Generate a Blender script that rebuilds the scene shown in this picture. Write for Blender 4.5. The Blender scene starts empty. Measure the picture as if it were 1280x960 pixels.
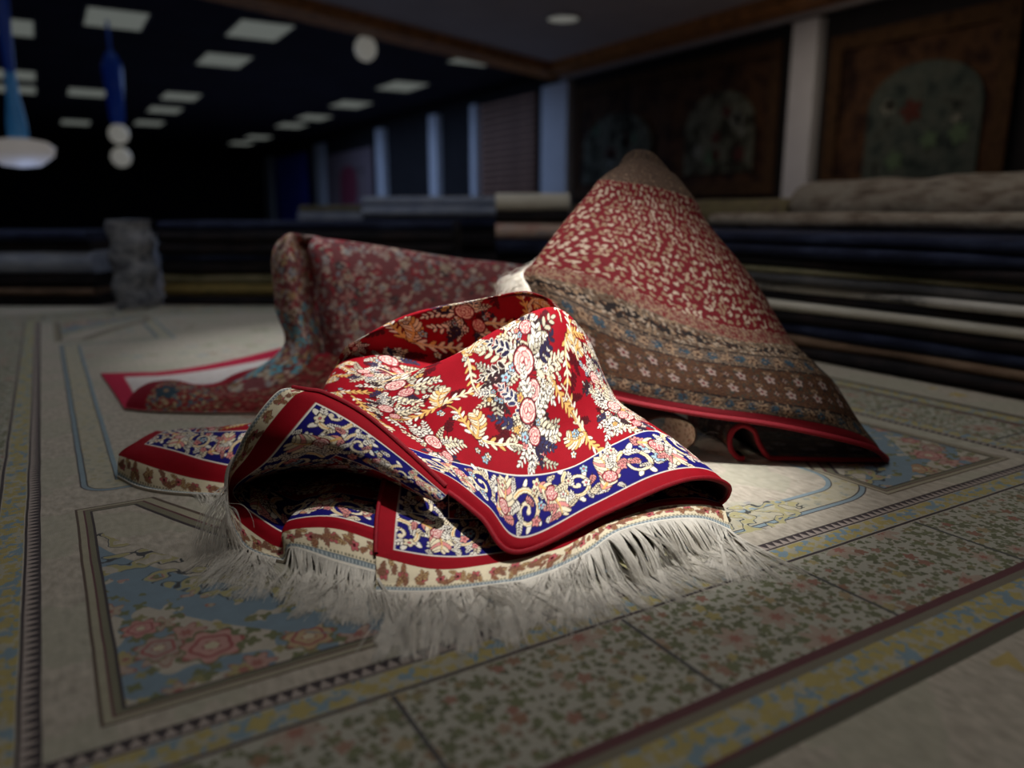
import bpy, math, random
import numpy as np
rng = np.random.default_rng(7); random.seed(7)
SC = bpy.context.scene
COL = SC.collection
PI = math.pi

# ------------------------------------------------------------------ camera, world, exposure, big lights
cam = bpy.data.cameras.new('camera'); camo = bpy.data.objects.new('camera', cam); COL.objects.link(camo)
camo.location = (0, 0, 0.55)
camo.rotation_euler = (math.radians(90 - 12.39), 0, math.radians(-30.844))
cam.sensor_width = 36; cam.lens = 36 * 965 / 1280
cam.clip_start = 0.02; cam.clip_end = 200
cam.dof.use_dof = True; cam.dof.focus_distance = 1.38; cam.dof.aperture_fstop = 1.5
SC.camera = camo
w = bpy.data.worlds.new('world'); SC.world = w; w.use_nodes = True
w.node_tree.nodes['Background'].inputs[0].default_value = (0.02, 0.025, 0.04, 1)
w.node_tree.nodes['Background'].inputs[1].default_value = 0.2
SC.view_settings.view_transform = 'Standard'; SC.view_settings.look = 'None'
SC.view_settings.exposure = 0.0; SC.view_settings.gamma = 1.0; SC.view_settings.use_curve_mapping = False

def spot(loc, target, power, deg, blend, radius, color):
    l = bpy.data.lights.new('added_spot_beam', 'SPOT'); l.energy = power; l.spot_size = math.radians(deg); l.spot_blend = blend
    l.shadow_soft_size = radius; l.color = color
    o = bpy.data.objects.new('added_spot_beam', l); COL.objects.link(o); o.location = loc
    d = [t - a for t, a in zip(target, loc)]
    import mathutils
    o.rotation_euler = mathutils.Vector(d).to_track_quat('-Z', 'Y').to_euler()
    return o
SPOT1 = ((0.95, 0.98, 2.84), (0.90, 1.38, 0.1))
SPOT2 = ((0.5, 2.9, 2.84), (1.05, 3.1, 0.0))
spot(*SPOT1, 700, 29, 1.0, 0.05, (1.0, 0.97, 0.93))  # added spot, makes the bright pool on the heaped rug
spot(*SPOT2, 170, 40, 1.0, 0.05, (0.95, 0.98, 1.0))  # added spot, brightens the carpet behind the rose rug
def area(loc, size, power, color, rot=(0, 0, 0)):
    l = bpy.data.lights.new('ceiling_fill', 'AREA'); l.shape = 'RECTANGLE'; l.size, l.size_y = size; l.energy = power; l.color = color
    o = bpy.data.objects.new('ceiling_fill', l); COL.objects.link(o); o.location = loc; o.rotation_euler = rot
area((1.4, 1.5, 2.9), (2.4, 2.4), 22, (1.0, 0.97, 0.92))  # added overhead fill, ambient light for the carpet
area((0.4, 5.0, 2.9), (2.4, 1.2), 16, (0.78, 0.86, 1.0))  # added cool fill for the far stacks and back of the carpet
area((4.6, 17.0, 2.98), (4.0, 10.0), 150, (0.42, 0.60, 1.0))  # added blue fill, boosts the hall panels' light onto the pillars
area((6.2, 5.5, 2.9), (1.2, 2.4), 18, (1.0, 0.80, 0.60))  # added warm fill for the right wall, no lamp behind it

# ------------------------------------------------------------------ node helpers
class E_:
    nt = None
    def __init__(s, v): s.v = v
def _lnk(nt, sock, v):
    if isinstance(v, E_): nt.links.new(v.v, sock)
    elif isinstance(v, tuple):
        sock.default_value = v if len(v) == len(sock.default_value) else tuple(v) + (1,)
    else: sock.default_value = v
def M(op, a, b=None, c=None, clamp=False):
    n = E_.nt.nodes.new('ShaderNodeMath'); n.operation = op; n.use_clamp = clamp
    for i, x in enumerate((a, b, c)):
        if x is not None: _lnk(E_.nt, n.inputs[i], x)
    return E_(n.outputs[0])
for nm, op in (('add', 'ADD'), ('sub', 'SUBTRACT'), ('mul', 'MULTIPLY'), ('truediv', 'DIVIDE')):
    setattr(E_, '__%s__' % nm, lambda s, o, op=op: M(op, s, o))
    setattr(E_, '__r%s__' % nm, lambda s, o, op=op: M(op, o, s))
def lt(a, b): return M('LESS_THAN', a, b)
def gt(a, b): return M('GREATER_THAN', a, b)
def mx(a, b): return M('MAXIMUM', a, b)
def mn(a, b): return M('MINIMUM', a, b)
def ab(a): return M('ABSOLUTE', a)
def frac(a): return M('FRACT', a)
def band(x, lo, hi): return gt(x, lo) * lt(x, hi)
def mix(f, a, b):
    n = E_.nt.nodes.new('ShaderNodeMix'); n.data_type = 'RGBA'
    _lnk(E_.nt, n.inputs[0], f); _lnk(E_.nt, n.inputs[6], a); _lnk(E_.nt, n.inputs[7], b)
    return E_(n.outputs[2])
def vec(x, y, z=0.0):
    n = E_.nt.nodes.new('ShaderNodeCombineXYZ')
    for i, v in enumerate((x, y, z)): _lnk(E_.nt, n.inputs[i], v)
    return E_(n.outputs[0])
def sep(v):
    n = E_.nt.nodes.new('ShaderNodeSeparateXYZ'); _lnk(E_.nt, n.inputs[0], v)
    return [E_(o) for o in n.outputs]
def noise(v, scale, detail=2, rough=0.5, color=False):
    n = E_.nt.nodes.new('ShaderNodeTexNoise'); n.inputs['Scale'].default_value = scale
    n.inputs['Detail'].default_value = detail; n.inputs['Roughness'].default_value = rough
    if v is not None: _lnk(E_.nt, n.inputs['Vector'], v)
    return E_(n.outputs['Color' if color else 'Fac'])
def ramp(f, stops):
    n = E_.nt.nodes.new('ShaderNodeValToRGB'); _lnk(E_.nt, n.inputs[0], f); cr = n.color_ramp
    cr.interpolation = 'LINEAR'
    while len(cr.elements) < len(stops): cr.elements.new(0.5)
    for e, (p, c) in zip(cr.elements, stops): e.position = p; e.color = tuple(c) + (1,)
    return E_(n.outputs[0])
def flowers(x, y, scale, petals, size, seed):
    """scattered rosettes: returns mask, centre mask, per-flower random"""
    nt = E_.nt
    n = nt.nodes.new('ShaderNodeTexVoronoi'); n.voronoi_dimensions = '2D'; n.inputs['Scale'].default_value = 1.0
    n.inputs['Randomness'].default_value = 0.85
    p = vec(x * scale + seed, y * scale + seed * 1.7); nt.links.new(p.v, n.inputs['Vector'])
    px, py, _ = sep(E_(n.outputs['Position'])); sx, sy, _ = sep(p)
    dx, dy = sx - px, sy - py
    r = E_(n.outputs['Distance']); a = M('ARCTAN2', dy, dx)
    cr, cg, cb = sep(E_(n.outputs['Color']))
    rad = (M('COSINE', a * float(petals) + cr * 6.0) * 0.22 + 0.78) * size * (cg * 0.6 + 0.55)
    return lt(r, rad), lt(r, rad * 0.35), cb, cr, band(r, rad * 0.86, rad)
def newmat(name):
    m = bpy.data.materials.new(name); m.use_nodes = True; E_.nt = m.node_tree
    b = m.node_tree.nodes['Principled BSDF']; b.inputs['Roughness'].default_value = 0.85
    b.inputs['Specular IOR Level'].default_value = 0.25
    return m, b
def bump(b, h, dist, strength=1.0):
    n = E_.nt.nodes.new('ShaderNodeBump'); n.inputs['Distance'].default_value = dist; n.inputs['Strength'].default_value = strength
    _lnk(E_.nt, n.inputs['Height'], h); E_.nt.links.new(n.outputs[0], b.inputs['Normal'])
def objco():
    n = E_.nt.nodes.new('ShaderNodeTexCoord'); return E_(n.outputs['Object'])
MATS = {}
def flat(name, col, rough=0.8, var=0.25, scale=30.0, emit=None, strength=0.0, metal=0.0):
    if name in MATS: return MATS[name]
    m, b = newmat(name); c = objco()
    f = noise(c, scale, 3)
    lo = tuple(v * (1 - var) for v in col); hi = tuple(min(1, v * (1 + var)) for v in col)
    _lnk(E_.nt, b.inputs['Base Color'], ramp(f, [(0.3, lo), (0.7, hi)]))
    b.inputs['Roughness'].default_value = rough; b.inputs['Metallic'].default_value = metal
    if emit:
        b.inputs['Emission Color'].default_value = tuple(emit) + (1,); b.inputs['Emission Strength'].default_value = strength
    MATS[name] = m; return m
def rugmat(name, cols, scale=9.0, stretch=(1, 1, 1)):
    """a dense many-coloured woven pattern for rugs in the background"""
    if name in MATS: return MATS[name]
    m, b = newmat(name); c = objco(); x, y, z = sep(c)
    v = vec(x * float(stretch[0]), y * float(stretch[1]), z * float(stretch[2]))
    f = noise(v, scale, 4, 0.65); n = len(cols)
    _lnk(E_.nt, b.inputs['Base Color'], ramp(f, [(0.3 + 0.4 * i / max(1, n - 1), k) for i, k in enumerate(cols)]))
    b.inputs['Roughness'].default_value = 0.95
    MATS[name] = m; return m
def paintmat(name, sheen=0.0, fuzz=0.0006):
    m, b = newmat(name)
    n = E_.nt.nodes.new('ShaderNodeAttribute'); n.attribute_name = 'woven'
    c = objco(); f = noise(c, 900.0, 2)
    g = noise(c, 60.0, 2)
    hs = E_.nt.nodes.new('ShaderNodeHueSaturation'); E_.nt.links.new(n.outputs['Color'], hs.inputs['Color'])
    _lnk(E_.nt, hs.inputs['Value'], f * 0.35 + g * 0.25 + 0.7)
    E_.nt.links.new(hs.outputs[0], b.inputs['Base Color'])
    b.inputs['Roughness'].default_value = 0.75; b.inputs['Specular IOR Level'].default_value = 0.12
    b.inputs['Sheen Weight'].default_value = sheen; b.inputs['Sheen Roughness'].default_value = 0.5
    bump(b, f, fuzz)
    return m

# ------------------------------------------------------------------ object helpers
def tag(o, label=None, cat=None, group=None, kind=None):
    if label: o['label'] = label
    if cat: o['category'] = cat
    if group: o['group'] = group
    if kind: o['kind'] = kind
    return o
def empty(name, loc, label, cat, group=None, rz=0.0):
    o = bpy.data.objects.new(name, None); COL.objects.link(o); o.location = loc; o.rotation_euler = (0, 0, rz)
    o.empty_display_size = 0.1
    return tag(o, label, cat, group)
def mesh_obj(name, verts, faces, mat, parent=None, smooth=False, loc=None):
    me = bpy.data.meshes.new(name); me.from_pydata([tuple(v) for v in verts], [], faces)
    if smooth: me.polygons.foreach_set('use_smooth', [True] * len(me.polygons))
    me.materials.append(mat); me.update()
    o = bpy.data.objects.new(name, me); COL.objects.link(o)
    if parent:
        o.parent = parent
    if loc: o.location = loc
    return o
def grid_mesh(name, V, mat, parent=None, col=None, origin=(0, 0, 0), kind=None):
    """V: (R, C, 3) array -> one smooth quad mesh"""
    R, C = V.shape[:2]; me = bpy.data.meshes.new(name)
    vs = (V.reshape(-1, 3) - np.array(origin)).astype(np.float32)
    me.vertices.add(len(vs)); me.vertices.foreach_set('co', vs.ravel())
    i = np.arange(R * C).reshape(R, C)
    q = np.stack([i[:-1, :-1], i[:-1, 1:], i[1:, 1:], i[1:, :-1]], -1).reshape(-1, 4).astype(np.int32)
    me.loops.add(q.size); me.loops.foreach_set('vertex_index', q.ravel())
    me.polygons.add(len(q)); me.polygons.foreach_set('loop_start', np.arange(0, q.size, 4, dtype=np.int32))
    me.polygons.foreach_set('use_smooth', np.ones(len(q), dtype=bool))
    me.update(calc_edges=True)
    if col is not None:
        a = me.attributes.new('woven', 'FLOAT_COLOR', 'POINT')
        c4 = np.ones((R * C, 4), np.float32); c4[:, :3] = col.reshape(-1, 3); a.data.foreach_set('color', c4.ravel())
    me.materials.append(mat)
    o = bpy.data.objects.new(name, me); COL.objects.link(o)
    if parent: o.parent = parent
    if kind: o['kind'] = kind
    return o
def box_data(x0, x1, y0, y1, z0, z1, bev=0.0):
    v = [(x, y, z) for z in (z0, z1) for y in (y0, y1) for x in (x0, x1)]
    f = [(0, 2, 3, 1), (4, 5, 7, 6), (0, 1, 5, 4), (2, 6, 7, 3), (0, 4, 6, 2), (1, 3, 7, 5)]
    return v, f
def box(name, x0, x1, y0, y1, z0, z1, mat, parent=None):
    v, f = box_data(x0, x1, y0, y1, z0, z1); return mesh_obj(name, v, f, mat, parent)
def lathe(name, prof, mat, parent=None, n=28, loc=None, squash=1.0):
    V = []; F = []
    for r, z in prof:
        for k in range(n):
            a = 2 * PI * k / n; V.append((r * math.cos(a), r * math.sin(a) * squash, z))
    for i in range(len(prof) - 1):
        for k in range(n):
            F.append((i * n + k, i * n + (k + 1) % n, (i + 1) * n + (k + 1) % n, (i + 1) * n + k))
    return mesh_obj(name, V, F, mat, parent, True, loc)
def cr_eval(A, t):
    """Catmull-Rom along axis 0 of A at parameters t"""
    n = len(A); t = np.clip(t, 0, n - 1 - 1e-6); i = t.astype(int); f = (t - i).reshape((-1,) + (1,) * (A.ndim - 1))
    g = lambda k: A[np.clip(k, 0, n - 1)]
    p0, p1, p2, p3 = g(i - 1), g(i), g(i + 1), g(i + 2)
    p0 = np.where((i == 0).reshape(f.shape), 2 * p1 - p2, p0); p3 = np.where((i == n - 2).reshape(f.shape), 2 * p2 - p1, p3)
    m1 = (p2 - p0) * 0.5; m2 = (p3 - p1) * 0.5
    return (2 * f**3 - 3 * f**2 + 1) * p1 + (f**3 - 2 * f**2 + f) * m1 + (-2 * f**3 + 3 * f**2) * p2 + (f**3 - f**2) * m2
def surf(ctrl, nr, nc, wob=0.0):
    A = np.array(ctrl, float)
    tr = np.linspace(0, A.shape[0] - 1, nr); tc = np.linspace(0, A.shape[1] - 1, nc)
    B = cr_eval(A, tr); B = np.swapaxes(cr_eval(np.swapaxes(B, 0, 1), tc), 0, 1)
    return B, tr, tc
def normals(V):
    du = np.gradient(V, axis=1); dv = np.gradient(V, axis=0); n = np.cross(du, dv)
    return n / (np.linalg.norm(n, axis=2, keepdims=True) + 1e-9)
def interp(vals, t): return np.interp(t, np.arange(len(vals)), vals)
LAST = None
def sheet(name, ctrl, us, vs, canvas, mat, parent, res, side=1.0, thick=0.006, back=None, backname='backing', zmin=0.003, ruffle=0.0):
    """a painted woven sheet through the control grid, with its reverse as a second mesh; returns the fine grid"""
    A = np.array(ctrl, float)
    lr = np.linalg.norm(np.diff(A, axis=0), axis=2).sum(0).mean(); lc = np.linalg.norm(np.diff(A, axis=1), axis=2).sum(1).mean()
    nr, nc = max(6, int(lr / res)), max(6, int(lc / res))
    V, tr, tc = surf(ctrl, nr, nc)
    if ruffle:
        V = V + normals(V) * ruffle * (np.sin(tr * 3.1)[:, None] * np.sin(tc * 2.3 + 1)[None, :])[..., None]
    V[..., 2] = np.maximum(V[..., 2], zmin + thick)
    U, W = np.meshgrid(interp(us, tc), interp(vs, tr))
    global LAST
    o = LAST = grid_mesh(name, V, mat, parent, canvas.sample(U, W))
    if back is not None:
        s = max(1, int(0.005 / res)); ir = np.unique(np.r_[np.arange(0, nr, s), nr - 1]); ic = np.unique(np.r_[np.arange(0, nc, s), nc - 1])
        N = normals(V); K = V - side * thick * N; K[..., 2] = np.maximum(K[..., 2], zmin)
        Kc = K[np.ix_(ir, ic)]; Vc = V[np.ix_(ir, ic)]
        Kp = np.zeros((Kc.shape[0] + 2, Kc.shape[1] + 2, 3)); Kp[1:-1, 1:-1] = Kc
        Kp[0, 1:-1] = Vc[0]; Kp[-1, 1:-1] = Vc[-1]; Kp[1:-1, 0] = Vc[:, 0]; Kp[1:-1, -1] = Vc[:, -1]
        Kp[0, 0] = Vc[0, 0]; Kp[0, -1] = Vc[0, -1]; Kp[-1, 0] = Vc[-1, 0]; Kp[-1, -1] = Vc[-1, -1]
        grid_mesh(backname, Kp[::-1], back, parent)
    return V
def tube(name, pts, rad, mat, parent=None, n=8, flat_=1.0):
    P_ = np.array(pts, float); T = np.gradient(P_, axis=0); T /= np.linalg.norm(T, axis=1, keepdims=True) + 1e-9
    up = np.array([0, 0, 1.0]); a = np.cross(T, up); a /= np.linalg.norm(a, axis=1, keepdims=True) + 1e-9; b = np.cross(a, T)
    th = np.linspace(0, 2 * PI, n + 1); rr = np.broadcast_to(np.asarray(rad, float), (len(P_),))
    V = P_[:, None] + rr[:, None, None] * (np.cos(th)[None, :, None] * a[:, None] + flat_ * np.sin(th)[None, :, None] * b[:, None])
    return grid_mesh(name, V, mat, parent)
def fringe(name, base, out, mat, parent, n, length, rad=0.00055, stiff=0.55, bias=(0, 0, 0), jit=0.22, clump=0.5, floor=0.004, steps=10):
    """silky strands growing from a polyline base in directions out"""
    B = np.array(base, float); O = np.array(out, float)
    t = np.sort(rng.random(n)) * (len(B) - 1); k = np.clip(t.astype(int), 0, len(B) - 2); f = (t - k)[:, None]
    p = B[k] * (1 - f) + B[k + 1] * f; d = O[k] * (1 - f) + O[k + 1] * f
    d /= np.linalg.norm(d, axis=1, keepdims=True) + 1e-9
    lock = np.cumsum(rng.random(n) < 1.0 / 13.0); nl = lock[-1] + 1
    k2 = np.linspace(0, 1, n) * n / 90.0; m_ = int(n / 90) + 3
    sw = np.stack([np.interp(k2, np.arange(m_), rng.normal(0, 1, m_)) for _ in range(3)], 1) * clump * 0.22
    d = d + np.array(bias) + sw + (rng.normal(0, 1, (nl, 3)) * clump * 0.26)[lock] + rng.normal(0, jit * 0.6, (n, 3)); d /= np.linalg.norm(d, axis=1, keepdims=True)
    L = length * (0.80 + 0.3 * rng.random(nl))[lock] * (0.94 + 0.12 * rng.random(n)); st = (L / steps)[:, None]
    curl = (rng.normal(0, 1, (nl, 3)) * (0.10 + jit * .5))[lock] + rng.normal(0, 1, (n, 3)) * jit * 0.3
    lift = (rng.random(nl) * 0.010)[lock]
    pts = [p.copy()]
    for i in range(steps):
        d = d + np.array([0, 0, -1.0]) * (1 - stiff) * 0.55 + curl * 0.35 * (1 if i < steps * .5 else -.6) + rng.normal(0, jit * 0.15, (n, 3))
        d /= np.linalg.norm(d, axis=1, keepdims=True)
        q = pts[-1] + d * st
        lo = q[:, 2] < floor + lift * (1 - i / steps)
        q[lo, 2] = (floor + lift * (1 - i / steps) + 0.002 * rng.random(n))[lo]; d[lo, 2] = -0.02
        pts.append(q)
    A = np.stack(pts, 1); T = np.gradient(A, axis=1); T /= np.linalg.norm(T, axis=2, keepdims=True) + 1e-9
    up = np.array([0.3, 0.2, 1.0]); a = np.cross(T, up); a /= np.linalg.norm(a, axis=2, keepdims=True) + 1e-9; b = np.cross(a, T)
    S = steps + 1; taper = np.linspace(1, 0.55, S)[None, :, None] * rad
    ring = np.stack([A + taper * (math.cos(x) * a + math.sin(x) * b) for x in (0.5, 2.6, 4.7)], 2)
    V = ring.reshape(-1, 3); idx = np.arange(n * S * 3).reshape(n, S, 3)
    Q = np.concatenate([np.stack([idx[:, :-1, j], idx[:, :-1, (j + 1) % 3], idx[:, 1:, (j + 1) % 3], idx[:, 1:, j]], -1).reshape(-1, 4) for j in range(3)]).astype(np.int32)
    me = bpy.data.meshes.new(name); me.vertices.add(len(V)); me.vertices.foreach_set('co', V.astype(np.float32).ravel())
    me.loops.add(Q.size); me.loops.foreach_set('vertex_index', Q.ravel()); me.polygons.add(len(Q))
    me.polygons.foreach_set('loop_start', np.arange(0, Q.size, 4, dtype=np.int32)); me.polygons.foreach_set('use_smooth', np.ones(len(Q), dtype=bool))
    me.update(calc_edges=True); me.materials.append(mat)
    o = bpy.data.objects.new(name, me); COL.objects.link(o); o.parent = parent; o['kind'] = 'stuff'; o['label'] = 'loose off-white silky fringe strands'
    return o

# ------------------------------------------------------------------ weaving: motifs drawn into a colour field in rug metres
RED = (0.275, 0.0015, 0.009); MAROON = (0.085, 0.002, 0.006); NAVY = (0.008, 0.005, 0.135); CREAM = (0.80, 0.70, 0.50); GOLD = (0.72, 0.42, 0.13)
WHITE = (0.85, 0.80, 0.70); PINK = (0.70, 0.27, 0.25); ROSE = (0.55, 0.12, 0.14); DARK = (0.03, 0.012, 0.015); SKY = (0.36, 0.52, 0.62); SAGE = (0.42, 0.42, 0.22)
class Canvas:
    def __init__(s, w, h, res, bg):
        s.res = res; s.W = int(w / res) + 1; s.H = int(h / res) + 1; s.a = np.empty((s.H, s.W, 3), np.float32); s.a[:] = bg
    def rect(s, x0, x1, y0, y1, col):
        i = lambda v, m: int(min(max(v / s.res, 0), m)); s.a[i(y0, s.H):i(y1, s.H), i(x0, s.W):i(x1, s.W)] = col
    def _win(s, x, y, r):
        x0, x1 = int(max((x - r) / s.res, 0)), int(min((x + r) / s.res + 2, s.W)); y0, y1 = int(max((y - r) / s.res, 0)), int(min((y + r) / s.res + 2, s.H))
        if x1 <= x0 or y1 <= y0: return None
        X = np.arange(x0, x1)[None, :] * s.res - x; Y = np.arange(y0, y1)[:, None] * s.res - y
        return s.a[y0:y1, x0:x1], X, Y
    def ell(s, x, y, a, b, rot, col):
        q = s._win(x, y, max(a, b))
        if q is None: return
        A, X, Y = q; c, n = math.cos(rot), math.sin(rot)
        A[((X * c + Y * n) / a)**2 + ((-X * n + Y * c) / b)**2 < 1] = col
    def oell(s, x, y, a, b, rot, col, o=0.0011, oc=DARK):
        s.ell(x, y, a + o, b + o, rot, oc); s.ell(x, y, a, b, rot, col)
    def line(s, pts, w0, w1, col):
        n = len(pts) - 1
        for i in range(n):
            (xa, ya), (xb, yb) = pts[i], pts[i + 1]; wd = (w0 + (w1 - w0) * i / max(1, n - 1)) / 2
            mxx, myy = (xa + xb) / 2, (ya + yb) / 2; L = math.hypot(xb - xa, yb - ya)
            q = s._win(mxx, myy, L / 2 + wd)
            if q is None: continue
            A, X, Y = q; dx, dy = xb - xa, yb - ya; L2 = L * L + 1e-12
            t = np.clip(((X + mxx - xa) * dx + (Y + myy - ya) * dy) / L2, 0, 1)
            A[(X + mxx - xa - t * dx)**2 + (Y + myy - ya - t * dy)**2 < wd * wd] = col
    def flower(s, x, y, r, n, col, mid=GOLD, rot=0.0, oc=DARK):
        for k in range(n):
            a = rot + 2 * PI * k / n; s.ell(x + .55 * r * math.cos(a), y + .55 * r * math.sin(a), .5 * r + .0012, .32 * r + .0012, a, oc)
        for k in range(n):
            a = rot + 2 * PI * k / n; s.ell(x + .55 * r * math.cos(a), y + .55 * r * math.sin(a), .5 * r, .32 * r, a, col)
        s.oell(x, y, .25 * r, .25 * r, 0, mid, .0008)
    def rose(s, x, y, r):
        s.ell(x, y, r + .0016, r + .0016, 0, MAROON)
        for rr, n, c in ((1.0, 5, (.84, .70, .62)), (.72, 4, (.78, .50, .45)), (.42, 3, (.84, .66, .58))):
            o = random.random() * 6
            for k in range(n):
                a = o + 2 * PI * k / n; s.oell(x + .58 * rr * r * math.cos(a), y + .58 * rr * r * math.sin(a), .32 * rr * r, .52 * rr * r, a, c, .0012, (.42, .05, .07))
    def sprig(s, x, y, L, ang, col, n=4, w=.3, bend=0.5, oc=DARK):
        pts = []; a = ang
        for i in range(n + 1):
            pts.append((x, y)); x += L / n * math.cos(a); y += L / n * math.sin(a); a += bend / n
        s.line(pts, .0016, .0010, oc)
        for i, (px, py) in enumerate(pts[1:]):
            l = L * w * (1 - .5 * i / n) * .5
            for sg in (-1, 1):
                b = ang + bend * i / n + sg * .8; s.oell(px + l * math.cos(b), py + l * math.sin(b), l, l * .42, b, col, .0009, oc)
        s.oell(x, y, L * w * .3, L * w * .14, a, col, .0009, oc)
    def scroll(s, x, y, r, turns, ang, sg, col, w=.006, oc=DARK, leaf=None):
        N = int(14 * turns) + 4; P_ = []
        for i in range(N + 1):
            t = i / N; rr = r * (1 - .86 * t); a = ang + sg * 2 * PI * turns * t; P_.append((x + rr * math.cos(a), y + rr * math.sin(a)))
        if leaf:
            for i in range(0, int(N * .55), 2):
                a = ang + sg * 2 * PI * turns * i / N + sg * .7; s.oell(P_[i][0] + w * 1.1 * math.cos(a), P_[i][1] + w * 1.1 * math.sin(a), w * 1.3, w * .55, a, leaf, .0009, oc)
        s.line(P_, w + .0024, w * .5 + .002, oc); s.line(P_, w, w * .5, col)
        s.line(P_[:N // 2], w * .3, w * .15, GOLD if col != GOLD else CREAM)
        s.ell(P_[-1][0], P_[-1][1], w * .6, w * .6, 0, col)
    def plume(s, x, y, L, ang, sg, col=CREAM, tip=PINK, oc=DARK):
        """a feathered acanthus leaf"""
        a = ang; P_ = []
        for i in range(9):
            P_.append((x, y, a)); x += L / 9 * math.cos(a); y += L / 9 * math.sin(a); a += sg * .16
        for i, (px, py, b) in enumerate(P_):
            l = L * .21 * math.sin(.5 + 2.4 * i / 9)
            for q in (-1, 1): s.oell(px + l * .7 * math.cos(b + q * .95), py + l * .7 * math.sin(b + q * .95), l, l * .34, b + q * .75, col if i % 3 else tip, .001, oc)
        s.line([(p[0], p[1]) for p in P_], L * .06, .0012, GOLD)
    def sample(s, U, W):
        x = np.clip(U / s.res, 0, s.W - 1.001); y = np.clip(W / s.res, 0, s.H - 1.001)
        i, j = x.astype(int), y.astype(int); fx, fy = (x - i)[..., None], (y - j)[..., None]; a = s.a
        return (a[j, i] * (1 - fx) + a[j, i + 1] * fx) * (1 - fy) + (a[j + 1, i] * (1 - fx) + a[j + 1, i + 1] * fx) * fy
def rnd(a, b): return a + (b - a) * random.random()
def bouquet(c, x, y, sc):
    for k in range(17):
        a = rnd(0, 6.28); c.sprig(x + .009 * sc * math.cos(a), y + .014 * sc * math.sin(a), rnd(.020, .046) * sc, a, random.choice((WHITE, WHITE, CREAM, WHITE, CREAM, (.50, .46, .34))), 5, .30, rnd(-1, 1))
    for k in range(6):
        a = rnd(0, 6.28); c.sprig(x + .018 * sc * math.cos(a), y + .022 * sc * math.sin(a), rnd(.018, .030) * sc, a + rnd(-.6, .6), random.choice(((.02, .015, .05), DARK, (.03, .03, .09))), 4, .36, rnd(-1, 1), WHITE if random.random() < .4 else DARK)
    for k in range(10):
        a = rnd(0, 6.28); d = rnd(.014, .032) * sc; c.flower(x + d * math.cos(a), y + d * 1.2 * math.sin(a), rnd(.0035, .0060) * sc, 5, random.choice((WHITE, WHITE, CREAM, SKY, PINK, GOLD)), random.choice((GOLD, ROSE)))
    c.rose(x, y + .010 * sc, .0135 * sc); c.rose(x + .009 * sc, y - .016 * sc, .0095 * sc)
def vine(c, x, y, L, a, bend, w=.0042, col=CREAM, oc=MAROON):
    """an S-shaped stem with leaves, ending in a curl"""
    P_ = [(x, y)]; n = 22
    for i in range(n):
        t = i / n; k = bend * (1 if t < .5 else -1) * (.6 + 2.2 * max(0, t - .6))
        a += k * L / n * 22; P_.append((P_[-1][0] + L / n * math.cos(a), P_[-1][1] + L / n * math.sin(a)))
    c.line(P_, w + .0026, w * .5 + .002, oc)
    for i in range(2, n - 6, 3):
        for q in (-1, 1):
            b = math.atan2(P_[i + 1][1] - P_[i][1], P_[i + 1][0] - P_[i][0]) + q * .7
            c.oell(P_[i][0] + .006 * math.cos(b), P_[i][1] + .006 * math.sin(b), .0062, .0020, b, random.choice((col, GOLD, WHITE)), .0008, oc)
    c.line(P_, w, w * .45, col); c.line(P_[:n // 2], w * .35, w * .2, GOLD)
def field(c, x0, x1, y0, y1, step=.092):
    for k in range(int((x1 - x0) * (y1 - y0) * 420)):
        c.sprig(rnd(x0, x1), rnd(y0, y1), rnd(.014, .03), rnd(0, 6.28), MAROON, 4, .40, rnd(-1, 1), (.05, .001, .004))
    iy = 0; y = y0
    while y < y1:
        x = x0 + (iy % 2) * step * .5; ix = 0
        while x < x1:
            px, py = x + rnd(-.014, .014), y + rnd(-.014, .014)
            if (ix + iy) % 2 == 0:
                bouquet(c, px, py, rnd(.75, 1.0))
            else:
                a = rnd(0, 6.28); sg = random.choice((-1, 1))
                vine(c, px, py, .085, a, sg * .8, .0044, CREAM); vine(c, px, py, .07, a + 2.6, -sg * .8, .0038, GOLD)
                c.plume(px, py, .045, a + 1.3, sg, CREAM, GOLD, MAROON)
                for k in range(4): c.flower(px + rnd(-.035, .035), py + rnd(-.035, .035), rnd(.003, .005), 5, random.choice((WHITE, SKY, WHITE)), GOLD)
            x += step; ix += 1
        y += step * .78; iy += 1
def blue_border(c, vert, a0, a1, lo, hi):
    """scrolling acanthus border between lo and hi, running a0..a1 along x (or along y when vert)"""
    mid = (lo + hi) / 2; amp = (hi - lo) / 2
    def tr(p, q): return (q, p) if vert else (p, q)
    p = a0; k = 0; per = (hi - lo) * 1.25
    while p < a1:
        sg = 1 if k % 2 else -1
        x, y = tr(p, mid + sg * amp * .18)
        c.scroll(x, y, amp * .72, 1.45, rnd(0, 6), sg, CREAM, amp * .17, DARK, WHITE)
        for j in range(12):
            x2, y2 = tr(p + rnd(-per * .5, per * .5), mid + rnd(-.8, .8) * amp); c.sprig(x2, y2, rnd(.35, .6) * amp, rnd(0, 6.28), random.choice((WHITE, WHITE, WHITE, CREAM, PINK)), 5, .40, rnd(-1, 1))
        for j in range(5):
            x2, y2 = tr(p + rnd(-per * .5, per * .5), mid + rnd(-.8, .8) * amp); c.flower(x2, y2, rnd(.12, .22) * amp, 5, random.choice((WHITE, SKY, CREAM, PINK)), ROSE)
        x2, y2 = tr(p + per * .3, mid - sg * amp * .55); c.plume(x2, y2, amp * 1.75, (sg * .5 if not vert else PI / 2 - sg * .5), sg)
        x2, y2 = tr(p + per * .5, mid - sg * amp * .2); c.rose(x2, y2, amp * .26)
        p += per; k += 1

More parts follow.
